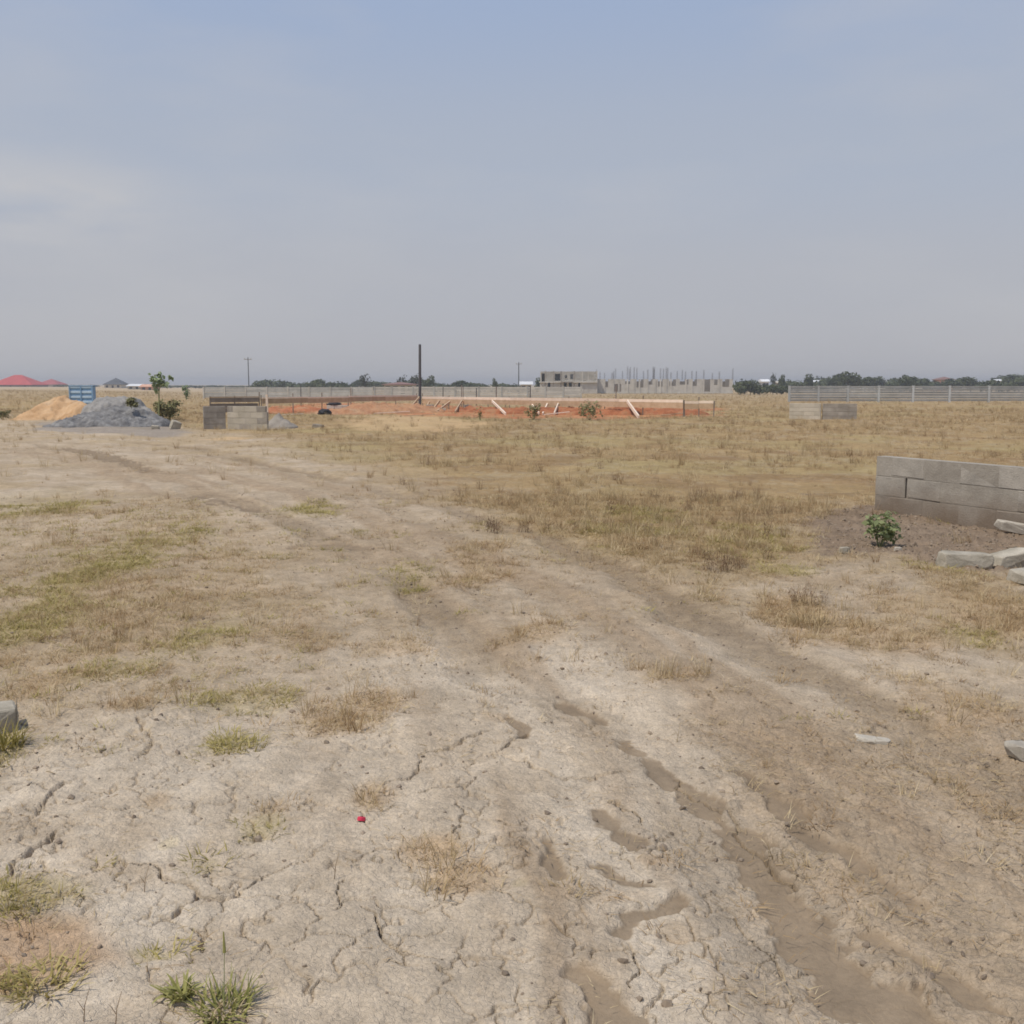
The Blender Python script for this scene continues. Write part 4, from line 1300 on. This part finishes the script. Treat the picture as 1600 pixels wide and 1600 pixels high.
g1 = flat(548, 62)
pr = empty('block_pier', g1, 'low pale block bench with black sheeting on top, beside the red earth', 'bench')
for i in range(6):
    for c in range(2):
        o = MB().box(-1.42 + i * .47, -.97 + i * .47, -.15, .15, c * .22 - .08, c * .22 + .13).build('block', M['precast_warm'] if (i + c) % 2 else M['concrete_lt'], pr, .01)
bag('black_sheeting', 'crumpled black sheeting on the left end of the pale bench', (g1.x - 1.0, g1.y, g1.z + .42), (.85, .4, .24), M['black_bag'], 2, 'sheeting')
bag('black_sheeting', 'crumpled black sheeting on the right end of the pale bench', (g1.x + 1.05, g1.y, g1.z + .40), (.55, .35, .20), M['black_bag'], 4, 'sheeting')
g2 = flat(507, 53.5)
bag('black_bundle', 'black bundle lying on the red earth before the tan board', (g2.x, g2.y, g2.z + .14), (.72, .45, .36), M['black_bag'], 6, 'bundle')


# ------------------------------------------------------------------ blue ribbed metal tank behind the sand
def blue_tank():
    p = flat(131, 55)
    root = empty('metal_tank', p, 'blue ribbed metal tank standing behind the sand heap', 'tank', None, .04)
    w, h, d = 1.18, 1.48, .5
    MB().box(-w / 2, w / 2, -d / 2, d / 2, .18, h).build('body', M['blue'], root, .02)
    for k in range(5):
        z = .34 + k * .26
        MB().box(-w / 2 - .03, w / 2 + .03, -d / 2 - .045, -d / 2 + .0, z, z + .12).build('rib', M['blue_rib'], root, .01)
    for s in (-1, 0, 1):
        MB().box(s * (w / 2) - .03, s * (w / 2) + .03, -d / 2 - .07, -d / 2 - .045, .2, h - .02).build('upright', M['blue'], root)
    MB().box(-w / 2 - .05, w / 2 + .05, -d / 2 - .06, d / 2 + .05, h, h + .05).build('lid', M['blue'], root, .01)
    for s in (-.4, .4):
        MB().box(s - .12, s + .12, -d / 2, d / 2, -.1, .18).build('bearer', M['concrete_lt'], root)


blue_tank()


# ------------------------------------------------------------------ panel fences
def panel_fence(name, label, xs, Y, zbase, ztop, rows, mat_panel, mat_post, rnd, slope=0.0, gap=.02, post_w=.16, ribs=False):
    root = empty(name, (xs[0], Y, 0), label, 'fence')
    o = Vector((xs[0], Y, 0))
    H = ztop - zbase
    sl = H / rows
    for i, x in enumerate(xs):
        yy = Y + slope * (x - xs[0])
        MB().box(x - o.x - post_w / 2, x - o.x + post_w / 2, yy - Y - .09, yy - Y + .07, zbase - .4, ztop + (.06 if not ribs else .03)).build('post', mat_post, root)
    for i in range(len(xs) - 1):
        a, b = xs[i] - o.x + post_w / 2 + .003, xs[i + 1] - o.x - post_w / 2 - .003
        for k in range(rows):
            z0 = zbase + k * sl + gap / 2
            mb = MB()
            y0 = slope * (a + b) / 2
            dz = rnd.uniform(-.012, .012)
            mb.box(a, b, y0 - .03 + rnd.uniform(-.012, .012), y0 + .03, z0 + dz, z0 + sl - gap + dz)
            if ribs:   # proud flange along the top edge of each slab
                mb.box(a, b, y0 - .085, y0 - .034, z0 + sl * .62 + dz, z0 + sl - gap + dz)
            mb.build('panel', mat_panel, root)
    return root


Yf = 106
posts = [1233.4, 1278.7, 1324.7, 1373, 1426.5, 1483.6, 1545, 1611, 1680]
zb = at(1400, 627, Yf).z; zt_ = at(1400, 603, Yf).z
panel_fence('panel_fence', 'grey precast concrete panel fence across the right of the field', [at(p, 615, Yf).x for p in posts], Yf, zb, zt_, 6, M['precast_cool'], M['precast_cool'], rnd, 0, .045, .22, True)
Yb = 150
xs = [at(p, 610, Yb).x for p in [318, 351, 384, 417, 450, 483, 516, 549, 582]]
panel_fence('panel_fence', 'long grey panel fence behind the tan timber board', xs, Yb, at(500, 621.5, Yb).z, at(500, 604.8, Yb).z, 4, M['precast'], M['precast_warm'], rnd, 0, .03, .2)
xs = [at(p, 610, Yb).x for p in [585, 612, 645, 678, 711, 748, 784, 824, 852, 880, 908]]
panel_fence('panel_fence', 'pale panel fence behind the bright timber rail', xs, Yb, at(500, 621.5, Yb).z, at(500, 604.2, Yb).z, 5, M['precast_warm'], M['precast'], rnd, 0, .05, .2)


# ------------------------------------------------------------------ unfinished buildings
def cut_wall(mb, x0, x1, z0, z1, y0, y1, holes):
    """a wall with real openings"""
    xs = sorted({x0, x1, *[min(max(h[0], x0), x1) for h in holes], *[min(max(h[1], x0), x1) for h in holes]})
    for a, b in zip(xs, xs[1:]):
        if b - a < 1e-4: continue
        cm = (a + b) / 2
        cuts = sorted((max(h[2], z0), min(h[3], z1)) for h in holes if h[0] < cm < h[1])
        z = z0
        for c, d in cuts:
            if c > z + 1e-4: mb.box(a, b, y0, y1, z, c)
            z = max(z, d)
        if z < z1 - 1e-4: mb.box(a, b, y0, y1, z, z1)


Yh = 290
gz = -1.1


def fx(px): return at(px, 600, Yh).x


def fz(py): return at(900, py, Yh).z


def two_storey():
    X0, X1 = fx(845), fx(933)
    root = empty('block_building', (X0, Yh, gz), 'unfinished two-storey block building with dark window openings', 'building')
    ox, oz = X0, gz
    zt, zs = fz(580.5), fz(597)
    P = lambda a, b, c, d: (fx(a) - ox, fx(b) - ox, fz(d) - oz, fz(c) - oz)
    lower = [P(856, 860, 597.8, 605), P(881, 885.5, 597.2, 606), P(889, 893.5, 597.2, 606), P(903.5, 906.5, 597.5, 605)]
    upper = [P(846, 851.5, 583.5, 597), P(867, 875.5, 584, 595), P(882.5, 886, 586, 591), P(891, 895.5, 584.5, 592.5), P(901.5, 905, 585.5, 590.5), P(911, 914.5, 585, 592.5), P(922, 924.5, 586, 591), P(928.5, 932, 584.5, 591)]
    w = X1 - X0
    mb = MB(); cut_wall(mb, 0, w, -.2, zs - oz - .15, 0, .2, lower); mb.build('wall', M['concrete_lt'], root)
    mb = MB(); cut_wall(mb, .1, w - .1, zs - oz + .15, zt - oz, 0, .2, upper); mb.build('wall', M['concrete'], root)
    MB().box(-.2, w + .1, -.5, 9.2, zs - oz - .15, zs - oz + .15).build('floor_slab', M['concrete_lt'], root)
    MB().box(0, .2, .202, 9, -.2, zs - oz - .152).box(w - .2, w, .202, 9, -.2, zs - oz - .152).box(.203, w - .203, 8.8, 9, -.2, zs - oz - .152).build('wall', M['concrete'], root)
    MB().box(.1, .3, .202, 9, zs - oz + .152, zt - oz).box(w - .3, w - .1, .202, 9, zs - oz + .152, zt - oz).box(.303, w - .303, 8.8, 9, zs - oz + .152, zt - oz - .3).build('wall', M['concrete'], root)
    MB().box(.25, w * .62, .25, 8.7, zt - oz - .3, zt - oz - .1).build('roof_slab', M['concrete'], root)
    MB().box(w * .3, w * .32, .25, 8.7, 0, zs - oz - .2).box(w * .6, w * .62, .25, 8.7, 0, zs - oz - .2).build('added_partition', M['concrete'], root)  # inner walls added so the openings read dark
    # balcony recess and canopy over the entrance, slab shade painted as its dark colour
    MB().box(fx(876) - ox, fx(895) - ox, -1.6, -.503, zs - oz - .12, zs - oz + .12).build('canopy', M['block_dark'], root)
    for px in (852, 865, 876.5, 897, 910, 919, 932.5):
        x = fx(px) - ox
        MB().box(x - .16, x + .16, -.06, -.003, -.2, zs - oz - .16).box(x - .16, x + .16, -.06, -.003, zs - oz + .16, zt - oz + .12).build('column', M['concrete_lt'] if px > 905 else M['block'], root)
    for a, b, c, d in ((911, 914.5, 585, 592.5), (922, 924.5, 586, 591), (928.5, 932, 584.5, 591), (901.5, 905, 585.5, 590.5), (882.5, 886, 586, 591)):
        q = P(a, b, c, d)
        MB().box(q[0] - .1, q[1] + .1, -.08, -.002, q[2] - .12, q[2]).build('sill', M['concrete_lt'], root)


def long_shell():
    X0, X1 = fx(921), fx(1147.5)
    root = empty('block_building', (X0, Yh + 2, gz), 'long unfinished block shell with rows of upright steel bars', 'building')
    ox, oz = X0, gz
    zt = fz(592.3) - oz
    P = lambda a, b, c, d: (fx(a) - ox, fx(b) - ox, fz(d) - oz, fz(c) - oz)
    holes = [P(947, 951, 592.5, 605), P(961, 972, 600, 612), P(996, 1007, 592, 605.5), P(1014, 1021, 592, 601), P(1047.5, 1058, 592, 603), P(1064, 1078, 592, 601), P(1084, 1091, 592, 603),
             P(1118, 1123.5, 592.5, 601.5), P(1131, 1142, 592.5, 604.5), P(978, 986, 592, 600), P(1030, 1037, 592, 604), P(1100, 1112, 592, 612)]
    w = X1 - X0
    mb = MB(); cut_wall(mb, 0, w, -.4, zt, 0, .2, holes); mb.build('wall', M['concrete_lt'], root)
    MB().box(.0, .2, .202, 10, -.4, zt).box(w - .2, w, .202, 10, -.4, zt).box(.203, w - .203, 9.8, 10, -.4, zt - .6).build('wall', M['block_dark'], root)  # interior shade painted in by the darker material, so openings read deeper
    mb = MB()
    for px in (940, 957, 975, 992, 1010, 1026, 1044, 1062, 1081, 1097, 1113, 1129):
        x = fx(px) - ox
        mb.box(x - .1, x + .1, .25, 9.7, -.4, zt - .05)
    mb.build('added_partition', M['block_dark'], root)  # cross walls added, and coloured dark, to deepen the openings
    mb = MB().box(0, w, -.45, -.003, -.5, .18); mb.build('plinth', M['concrete'], root)
    barpx = [935.5, 938.5, 945.5, 957, 959.5, 965, 968, 975.5, 981.5, 984.5, 992, 996, 1000.5, 1009, 1013.5, 1021.5, 1025.5, 1031, 1033.5, 1038, 1042.5, 1044.5, 1050, 1062.5, 1073.5, 1078.5, 1083, 1096, 1101.5, 1115, 1126, 1147]
    for i, px in enumerate(barpx):
        x = fx(px) - ox
        yb = random.Random(i).choice([.1, .1, 3.2, 6.4, 9.6]) if i not in (9, 29, 30, 31) else .1
        top = zt + 1.6 + 1.5 * random.Random(i * 7).random() + (.6 if 965 < px < 1045 else 0)
        if px > 1140: top = zt + 3.0
        mb = MB()
        s = .11
        for a, b in ((-s, -s), (s, -s), (s, s), (-s, s)):
            lean = random.Random(i * 3 + int(a * 100)).uniform(-.05, .05)
            mb.rod((x + a, yb + b, zt - .3), (x + a + lean, yb + b, top), .022, .020, 5)
        z = zt + .3
        while z < top - .5:
            mb.beam((x - s, yb - s - .02, z), (x + s, yb - s - .02, z), .03, .03); mb.beam((x - s - .02, yb - s, z), (x - s - .02, yb + s, z), .03, .03)
            z += .3
        mb.build('column_bars', M['rebar'], root)
        if i % 2 == 0 and px < 1140:
            MB().box(x - .22, x + .22, -.12, -.003, .185, zt - .004).build('column', M['concrete_lt'], root)


two_storey()
long_shell()


# ------------------------------------------------------------------ houses
def house(name, label, px0, px1, yridge, yeave, Y, wall_mat, roof_mat, hip=.3, depth=9, nwin=3):
    X0, X1 = at(px0, 600, Y).x, at(px1, 600, Y).x
    zb = float(terrain(np.array(0.), np.array(float(Y))))
    ze, zr = at(800, yeave, Y).z, at(800, yridge, Y).z
    w = X1 - X0
    root = empty(name, ((X0 + X1) / 2, Y + depth / 2, zb), label, 'house')
    e = ze - zb; r = zr - zb
    iw = w / 2 - .6; idp = depth / 2 - .6
    mb = MB()
    holes = []
    for k in range(nwin):
        cx = -iw + (k + .5) * 2 * iw / nwin
        holes.append((cx - .6, cx + .6, e * .38, e * .82) if k != nwin // 2 else (cx - .5, cx + .5, -.05, e * .82))
    cut_wall(mb, -iw, iw, -.3, e, -idp, -idp + .2, holes)
    mb.box(-iw, -iw + .2, -idp + .203, idp, -.3, e).box(iw - .2, iw, -idp + .203, idp, -.3, e).box(-iw + .203, iw - .203, idp - .2, idp, -.3, e)
    mb.build('wall', wall_mat, root)
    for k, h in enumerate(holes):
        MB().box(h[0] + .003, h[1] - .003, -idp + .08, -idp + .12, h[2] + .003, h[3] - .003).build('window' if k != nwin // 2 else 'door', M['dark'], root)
    hp = min(w / 2 * .98, depth / 2) if hip else 0
    m = MB()
    a, b = w / 2, depth / 2
    m.v = [(-a, -b, e), (a, -b, e), (a, b, e), (-a, b, e), (-a + hp, 0, r), (a - hp, 0, r), (-a, -b, e - .15), (a, -b, e - .15), (a, b, e - .15), (-a, b, e - .15)]
    m.f = [(0, 1, 5, 4), (1, 2, 5), (2, 3, 4, 5), (3, 0, 4), (6, 7, 1, 0), (7, 8, 2, 1), (8, 9, 3, 2), (9, 6, 0, 3), (9, 8, 7, 6)]
    m.build('roof', roof_mat, root)
    return root


house('house', 'house with a bright red hipped roof at the left edge', -20, 50, 585.5, 601.2, 600, M['wood_grey'], M['red_roof'], 1, 22)
house('house', 'small cream house with a faded red roof beside the red-roofed house', 55, 91, 592, 600.5, 640, M['cream'], M['pink_roof'], 1, 14)
house('house', 'house with a dark grey pointed roof behind the gravel heap', 160, 190, 590.5, 600.5, 520, M['cream'], M['dark_roof'], 1, 11)
house('house', 'low house with white roof right of the gravel heap', 196, 220, 600, 603, 420, M['cream'], M['white_roof'], 0, 8, 2)
house('house', 'low house with a terracotta front left of the young tree', 216, 240, 600.5, 604, 380, M['terracotta'], M['terracotta'], 0, 8, 2)
house('house', 'pale wide house with a brown roof behind the long panel fence', 596, 650, 597, 600.5, 260, M['cream'], M['brown_roof'], 1, 8, 4)
house('shed', 'small shed with a bright white roof beside the thin pole', 811, 833, 596, 600.5, 330, M['cream'], M['white_roof'], 0, 6, 2)
house('house', 'white-fronted house low among trees right of the long shell', 1190, 1204, 592.5, 596, 420, M['white_roof'], M['white_roof'], 0, 7, 2)
house('house', 'flat pale house half hidden just left of the right fence', 1214, 1233, 595.5, 598, 400, M['cream'], M['cream'], 0, 7, 2)
house('house', 'cream house with a hidden roof above the third fence bay', 1270, 1284, 594, 597, 420, M['cream'], M['white_roof'], 0, 7, 2)
house('house', 'cream house between trees above the fourth fence bay', 1376, 1397, 594, 597, 400, M['cream'], M['white_roof'], 0, 7, 2)
house('house', 'pale green house between trees above the fifth fence bay', 1433, 1450, 592.5, 596, 420, M['cream'], M['tree_dry'], 0, 7, 2)
house('house', 'house with pink walls and brown roof above the fence', 1468, 1494, 588.5, 593, 400, M['terracotta'], M['brown_roof'], 1, 8, 3)
house('house', 'low white house among dark trees near the right edge', 1556, 1570, 592.5, 595, 430, M['cream'], M['white_roof'], 0, 7, 2)


# ------------------------------------------------------------------ trees and plants
def leaf_cloud(lobes, n, size, seed, aspect=1.6, up=.35, shell=.55):
    """leaf-sized faces spread through ellipsoidal lobes (x, y, z, rx, ry, rz)"""
    g = np.random.default_rng(seed)
    wts = np.array([l[3] * l[4] * l[5] for l in lobes]) ** .7; wts /= wts.sum()
    pick = g.choice(len(lobes), n, p=wts)
    L = np.array(lobes)[pick]
    d = g.normal(size=(n, 3)); d /= np.linalg.norm(d, axis=1)[:, None]
    rr = (shell + (1 - shell) * g.uniform(0, 1, n)) ** .7 * g.uniform(.75, 1.08, n)
    c = L[:, :3] + d * rr[:, None] * L[:, 3:6]
    nrm = d + g.normal(size=(n, 3)) * .6 + np.array([0, 0, up]); nrm /= np.linalg.norm(nrm, axis=1)[:, None]
    a = np.cross(nrm, g.normal(size=(n, 3))); a /= np.linalg.norm(a, axis=1)[:, None]
    b = np.cross(nrm, a)
    s = size * g.uniform(.6, 1.35, n)[:, None]
    V = np.empty((n, 4, 3))
    V[:, 0] = c - a * s * aspect * .5; V[:, 1] = c + b * s * .42 + nrm * s * .1; V[:, 2] = c + a * s * aspect * .5 - nrm * s * .12; V[:, 3] = c - b * s * .42 + nrm * s * .1
    return V.reshape(-1, 3), np.arange(4 * n).reshape(n, 4)


def crown_lobes(h, w, seed, flatness=.6, n=7):
    g = random.Random(seed)
    out = []
    for i in range(n):
        a = g.uniform(0, 6.28); r = w * .5 * g.uniform(.15, .75)
        s = g.uniform(.22, .38)
        out.append((r * math.cos(a), r * math.sin(a), h * g.uniform(.45, .82), w * s, w * s, h * s * flatness))
    out.append((0, 0, h * .62, w * .34, w * .34, h * .30))
    return out


def tree_parts(h, w, seed, n=420, leaf=.5, bush=False, flatness=.8):
    g = random.Random(seed)
    tm = MB()
    fork = h * (.1 if bush else g.uniform(.26, .4))
    tm.rod((0, 0, -.3), (g.uniform(-.1, .1), g.uniform(-.1, .1), fork), .035 * h, .024 * h, 8)
    lobes = crown_lobes(h, w, seed, flatness)
    if bush:
        lobes = [(l[0], l[1], l[2] * .72, l[3], l[4], l[5] * 1.25) for l in lobes]
    for l in lobes[:5]:
        tm.rod((0, 0, fork * .92), (l[0] * .8, l[1] * .8, l[2]), .018 * h, .006 * h, 6)
    V, Fc = leaf_cloud(lobes, n, leaf, seed)
    V[:, 2] = np.maximum(V[:, 2], .03)
    return tm.mesh('trunk'), np_mesh('crown', V, Fc)


PROTO = []
for i in range(7):
    h = 5.0
    t, c = tree_parts(h, [6.5, 5, 8, 6, 4.4, 7, 9][i], 40 + i, 520, .62, bush=i in (2, 5, 6), flatness=[.8, 1.1, .7, .9, 1.2, .8, .6][i])
    t.materials.append(M['bark']); c.materials.append(M['tree'])
    PROTO.append((t, c))
DRYC = []
for i in range(2):
    t, c = tree_parts(5.0, 5.5, 60 + i, 170, .5, flatness=1.1)
    t.materials.append(M['bark']); c.materials.append(M['tree_dry'])
    DRYC.append((t, c))


def tree(px, ytop, Y, proto, label, group, wpx=None, name='tree'):
    p = flat(px, Y)
    h = (at(px, ytop, Y).z - p.z) / 4.6
    root = empty(name, p, label, name if name in ('tree', 'bush') else 'tree', group, random.Random(px * 3 + Y).uniform(0, 6.28))
    t, c = proto
    sx = h if wpx is None else wpx * Y / FPX / max((max(v.co.x for v in c.vertices) - min(v.co.x for v in c.vertices)), 1)
    for nm, me in (('trunk', t), ('crown', c)):
        o = bpy.data.objects.new(nm, me); col.objects.link(o); o.parent = root
        o.scale = (sx, sx, h)


g = random.Random(21)
LW = 'dark green bush in the far hedge line behind the left panel fence'
for px, yt, w in [(404, 596.5, 22), (418, 593.5, 28), (432, 591.8, 34), (447, 595, 28), (462, 598, 26), (480, 597.5, 28), (497, 597, 30), (515, 597.5, 28), (529, 595.5, 24), (544, 598.5, 24), (560, 597, 22),
                  (585, 596, 30), (600, 597, 26), (620, 596.5, 24), (640, 595, 30), (657, 595, 28), (676, 596.5, 28), (696, 599, 28), (716, 598.5, 28), (735, 598, 26), (752, 599, 28), (788, 599.5, 26), (801, 599.5, 20)]:
    tree(px, yt - 2.5, g.randint(330, 420), PROTO[g.choice([0, 2, 5, 6])], LW, 'hedge line behind the left panel fence', w * 1.4)
for px, yt, w, lab, dry in [(571, 587, 20, 'thin greyish half-bare tree above the left panel fence', 1), (626, 588.5, 18, 'half-bare tree just left of the tall dark pole', 1),
                            (648, 588, 26, 'greyish tree right behind the foot of the tall dark pole', 1), (671, 590.5, 18, 'small upright tree right of the tall dark pole', 0),
                            (774, 594, 10, 'small dark round tree alone on the horizon left of the thin pole', 0), (842, 593, 18, 'dark tree beside the left corner of the two-storey shell', 0)]:
    tree(px, yt, 300 if px != 842 else 310, (DRYC if dry else PROTO)[g.randint(0, 1) if dry else 4], lab, None, w)
for px in range(262, 400, 17):
    tree(px, 601.3 + g.uniform(-.8, .8), g.randint(560, 640), PROTO[g.choice([2, 5, 6])], 'faint hazy bush on the horizon behind the young tree', 'faint bushes on the left horizon', 24)
for px in range(96, 160, 16):
    tree(px, 600.5, g.randint(560, 640), PROTO[g.choice([2, 5])], 'faint hazy bush on the horizon above the blue tank', 'faint bushes above the tank', 22)
# right of the shell
for px, yt, w, lab in [(1156, 588, 30, 'tallest dark bush touching the right end of the long shell'), (1172, 590, 30, 'broad dark green bush second from the long shell'),
                       (1186, 596, 30, 'lower green bush before the white-fronted house'), (1207, 598, 26, 'light green bush just left of the right fence'), (1221, 599, 20, 'small green bush against the end of the right fence')]:
    tree(px, yt, 260, PROTO[g.choice([2, 5, 6])], lab, None, w, 'bush')
tree(1208, 586.5, 330, DRYC[0], 'thin grey bare tree above the bushes left of the right fence', None, 12)
tree(1219, 589, 340, PROTO[4], 'slanting dark tree right of the thin bare tree', None, 14)
RW = 'dark green tree in the hazy tree line behind the right panel fence'
for px, yt, w in [(1232, 590, 26), (1245, 591, 24), (1292, 587.5, 30), (1308, 586.5, 26), (1350, 591, 26), (1368, 592, 24), (1357, 590.5, 20), (1422, 592, 24), (1440, 593, 22), (1458, 590.5, 24),
                  (1500, 593, 22), (1515, 592.5, 24), (1532, 592, 24), (1548, 587.5, 26), (1590, 585, 34), (1612, 584, 30), (1575, 589, 26), (1405, 589.5, 28), (1630, 587, 30), (1393, 592, 22), (1484, 593, 26)]:
    tree(px, yt, g.randint(330, 390), PROTO[g.choice([0, 1, 2, 3, 5])], RW, 'tree line behind the right panel fence', w * 1.35)
for px, yt, w, lab in [(1260, 588, 20, 'dark rounded tree standing above the first fence bay'), (1326, 583, 36, 'tallest broad domed tree behind the right panel fence'), (1411, 588, 30, 'broad dark tree above the fourth fence post')]:
    tree(px, yt, 320, PROTO[3 if px != 1260 else 4], lab, None, w)
for px in range(1262, 1640, 14):
    tree(px, 594 + g.uniform(-1.5, 1.5), g.randint(450, 520), PROTO[g.choice([2, 5, 6])], 'low hazy bush in the farthest growth behind the right panel fence', 'farthest bushes on the right', 26, 'bush')
for px, yt in [(1275, 584.5), (1300, 583.5), (1570, 582.5), (1590, 581.5), (1560, 583)]:
    tree(px, yt, 620, PROTO[g.choice([2, 6])], 'pale hazy tree farthest behind the right panel fence', 'pale far trees on the right', 34)


# young tree with big pale leaves
def young_tree():
    p = flat(247, 44)
    root = empty('young_tree', p, 'young broad-leaved tree with thin pale stem right of the gravel heap', 'tree')
    z = lambda y: at(250, y, 44).z - p.z
    X = lambda px: at(px, 600, 44).x - p.x
    tm = MB()
    tm.rod((0, 0, -.1), (X(248), 0, z(612)), .035, .025, 8).rod((X(248), 0, z(612)), (X(252), 0, z(592)), .025, .012, 6).rod((X(248), 0, z(612)), (X(241), .1, z(597)), .018, .008, 6).rod((X(249), 0, z(606)), (X(266), .1, z(592)), .014, .006, 6)
    tm.build('trunk', M['stem'], root)
    lob = [(X(249), 0, z(588), .22, .2, .14), (X(240), 0, z(593), .22, .2, .16), (X(251), .0, z(594), .26, .2, .2), (X(243), .0, z(602), .2, .2, .28), (X(256), 0, z(600), .2, .2, .2),
           (X(243), 0, z(610), .12, .12, .14), (X(267), 0, z(590), .10, .1, .16), (X(233), 0, z(585), .09, .09, .05), (X(250), 0, z(583), .08, .08, .05)]
    V, Fc = leaf_cloud(lob, 150, .17, 5, 1.2, .5, .1)
    link('crown', np_mesh('crown', V, Fc), root, M['castor'])


young_tree()


def bush(label, px, ybase, ytop, wpx, mat, n, leaf, seed, name='bush', stems=True, aspect=1.6, depth=.8, Y=None):
    p = at(px, ybase, Y) if Y else gp(px, ybase)
    z0 = p.z if Y else ground_z(p.x, p.y)
    h = at(px, ytop, p.y).z - z0
    w = wpx / FPX * p.y
    root = empty(name, (p.x, p.y, z0), label, name.replace('_', ' '))
    g = random.Random(seed)
    tm = MB()
    lobes = []
    for i in range(9):
        a = 6.28 * i * .38 + g.uniform(-.4, .4)
        r = w * .30 * g.uniform(.3, 1)
        lobes.append((r * math.cos(a), r * math.sin(a) * depth, h * (.26 + .5 * i / 8), w * g.uniform(.17, .26), w * g.uniform(.17, .26) * depth, h * g.uniform(.2, .28)))
        tm.rod((0, 0, -.03), tuple(Vector(lobes[-1][:3]) * .95), max(.004, h * .014), .002, 5)
    tm.build('stems', M['stem'], root)
    V, Fc = leaf_cloud(lobes, n, leaf, seed, aspect, 1.1, .15)
    V[:, 2] = np.maximum(V[:, 2], .01)
    link('foliage', np_mesh('foliage', V, Fc), root, mat)
    return root


bush('small leafy green shrub growing before the corner of the grey block wall', 1374, 858, 793, 86, M['shrub'], 270, .046, 3, 'shrub', aspect=1.4)
bush('olive green bush at the right foot of the gravel heap', 264, 656, 622, 56, M['bush'], 620, .11, 4)
bush('small olive bush on the upper slope of the gravel heap', 205, 637, 620, 26, M['bush'], 260, .09, 5, Y=39.6)
bush('dark olive bush cut by the left edge beside the sand', 4, 655, 640, 30, M['bush'], 260, .08, 6)
bush('pale green plant standing beyond the young tree', 291, 625, 598, 16, M['castor'], 120, .22, 7, 'plant')
bush('thin grey-green weed before the red earth bank, left of the raking brace', 750, 657, 634, 12, M['bush'], 50, .07, 8, 'plant')
bush('ragged green weed at the red bank between the two raking braces', 833, 656, 628, 38, M['bush'], 190, .085, 9, 'plant')
bush('wide ragged green weed hanging over the bright rail', 921, 656, 622, 52, M['bush'], 300, .085, 10, 'plant')


# green weeds in the foreground
def grass_clump(label, px, py, n, sp_, l0, l1, lean, mat, seed, w=.006, name='grass_clump'):
    p = on(px, py)
    root = empty(name, p, label, 'grass')
    V, Fc = blades(n, sp_, l0, l1, 12, lean, w, seed, .75, 4)
    link('blades', np_mesh('blades', V, Fc), root, mat)
    return root


gc = grass_clump('bright green grass clump with a tall seed stalk at the bottom', 352, 1572, 130, .065, .035, .10, 70, M['weedgreen'], 31)
V, Fc = blades(60, .07, .03, .10, 45, 86, .004, 77, .6, 4)
link('dry_blades', np_mesh('dry_blades', V, Fc), gc, M['straw'])
mb = MB(); mb.rod((-.004, 0, 0), (-.006, .03, .15), .0014, .001, 5); mb.build('stalk', M['stem'], gc)
mb = MB(); mb.rod((-.006, .03, .145), (-.008, .035, .20), .0045, .0015, 6); mb.build('seed_head', M['weedgreen'], gc)
grass_clump('yellow-green leafy weed just left of the stalked grass clump', 282, 1556, 60, .03, .03, .07, 70, M['weedgreen'], 32, .012, 'weed')
grass_clump('green grass clump beside the block corner at the left edge', 8, 1172, 130, .09, .06, .14, 60, M['grass'], 33)
grass_clump('low green grass clump with dry blades in the lower left corner', 70, 1535, 120, .10, .03, .08, 75, M['grass'], 34)
grass_clump('flat tan tussock in the dry grass at the right', 1268, 968, 160, .16, .06, .16, 70, M['straw'], 35, .006)
grass_clump('small green grass clump alone on the cracked pale clay', 375, 1168, 120, .12, .03, .08, 70, M['grass'], 36)

# a few dead weed stalks standing in the clay
for i, (px, py) in enumerate([(522, 1375), (1058, 1150), (225, 1390), (130, 1590), (180, 1598)]):
    lab = ['short brown dead twig standing in the cracked clay', 'single pale grass stalk left of the brown rut', 'bent dry stalk beside the long clay crack', 'thin dark stalk at the bottom left edge', 'thin bare stalk right of another at the bottom left edge'][i]
    mb = MB().rod((0, 0, -.01), (.006, .0, .045), .0016, .001, 5).rod((.006, 0, .045), (.016, 0.01, .085), .001, .0006, 5).rod((.003, 0, .03), (-.012, 0, .055), .001, .0005, 5)
    o = mb.build('dead_stalk', M['weed'] if i != 1 else M['straw'])
    o.location = on(px, py)
    tag(o, lab, 'stalk')

# ------------------------------------------------------------------ dusty air
hz = MB().box(-3100, 3100, -3100, 3100, -3.2, 14).build('haze', None)
hz.data.materials.clear()
hm = bpy.data.materials.new('dusty_air'); hm.use_nodes = True
hn = hm.node_tree; hn.nodes.clear()
ho = hn.nodes.new('ShaderNodeOutputMaterial'); hv = hn.nodes.new('ShaderNodeVolumePrincipled')
hv.inputs['Color'].default_value = (.86, .87, .9, 1)
hv.inputs['Density'].default_value = HAZE_DENSITY
hv.inputs['Anisotropy'].default_value = .2
hn.links.new(hv.outputs[0], ho.inputs['Volume'])
hz.data.materials.append(hm)
tag(hz, 'pale dusty air over the plain', None, None, 'stuff')
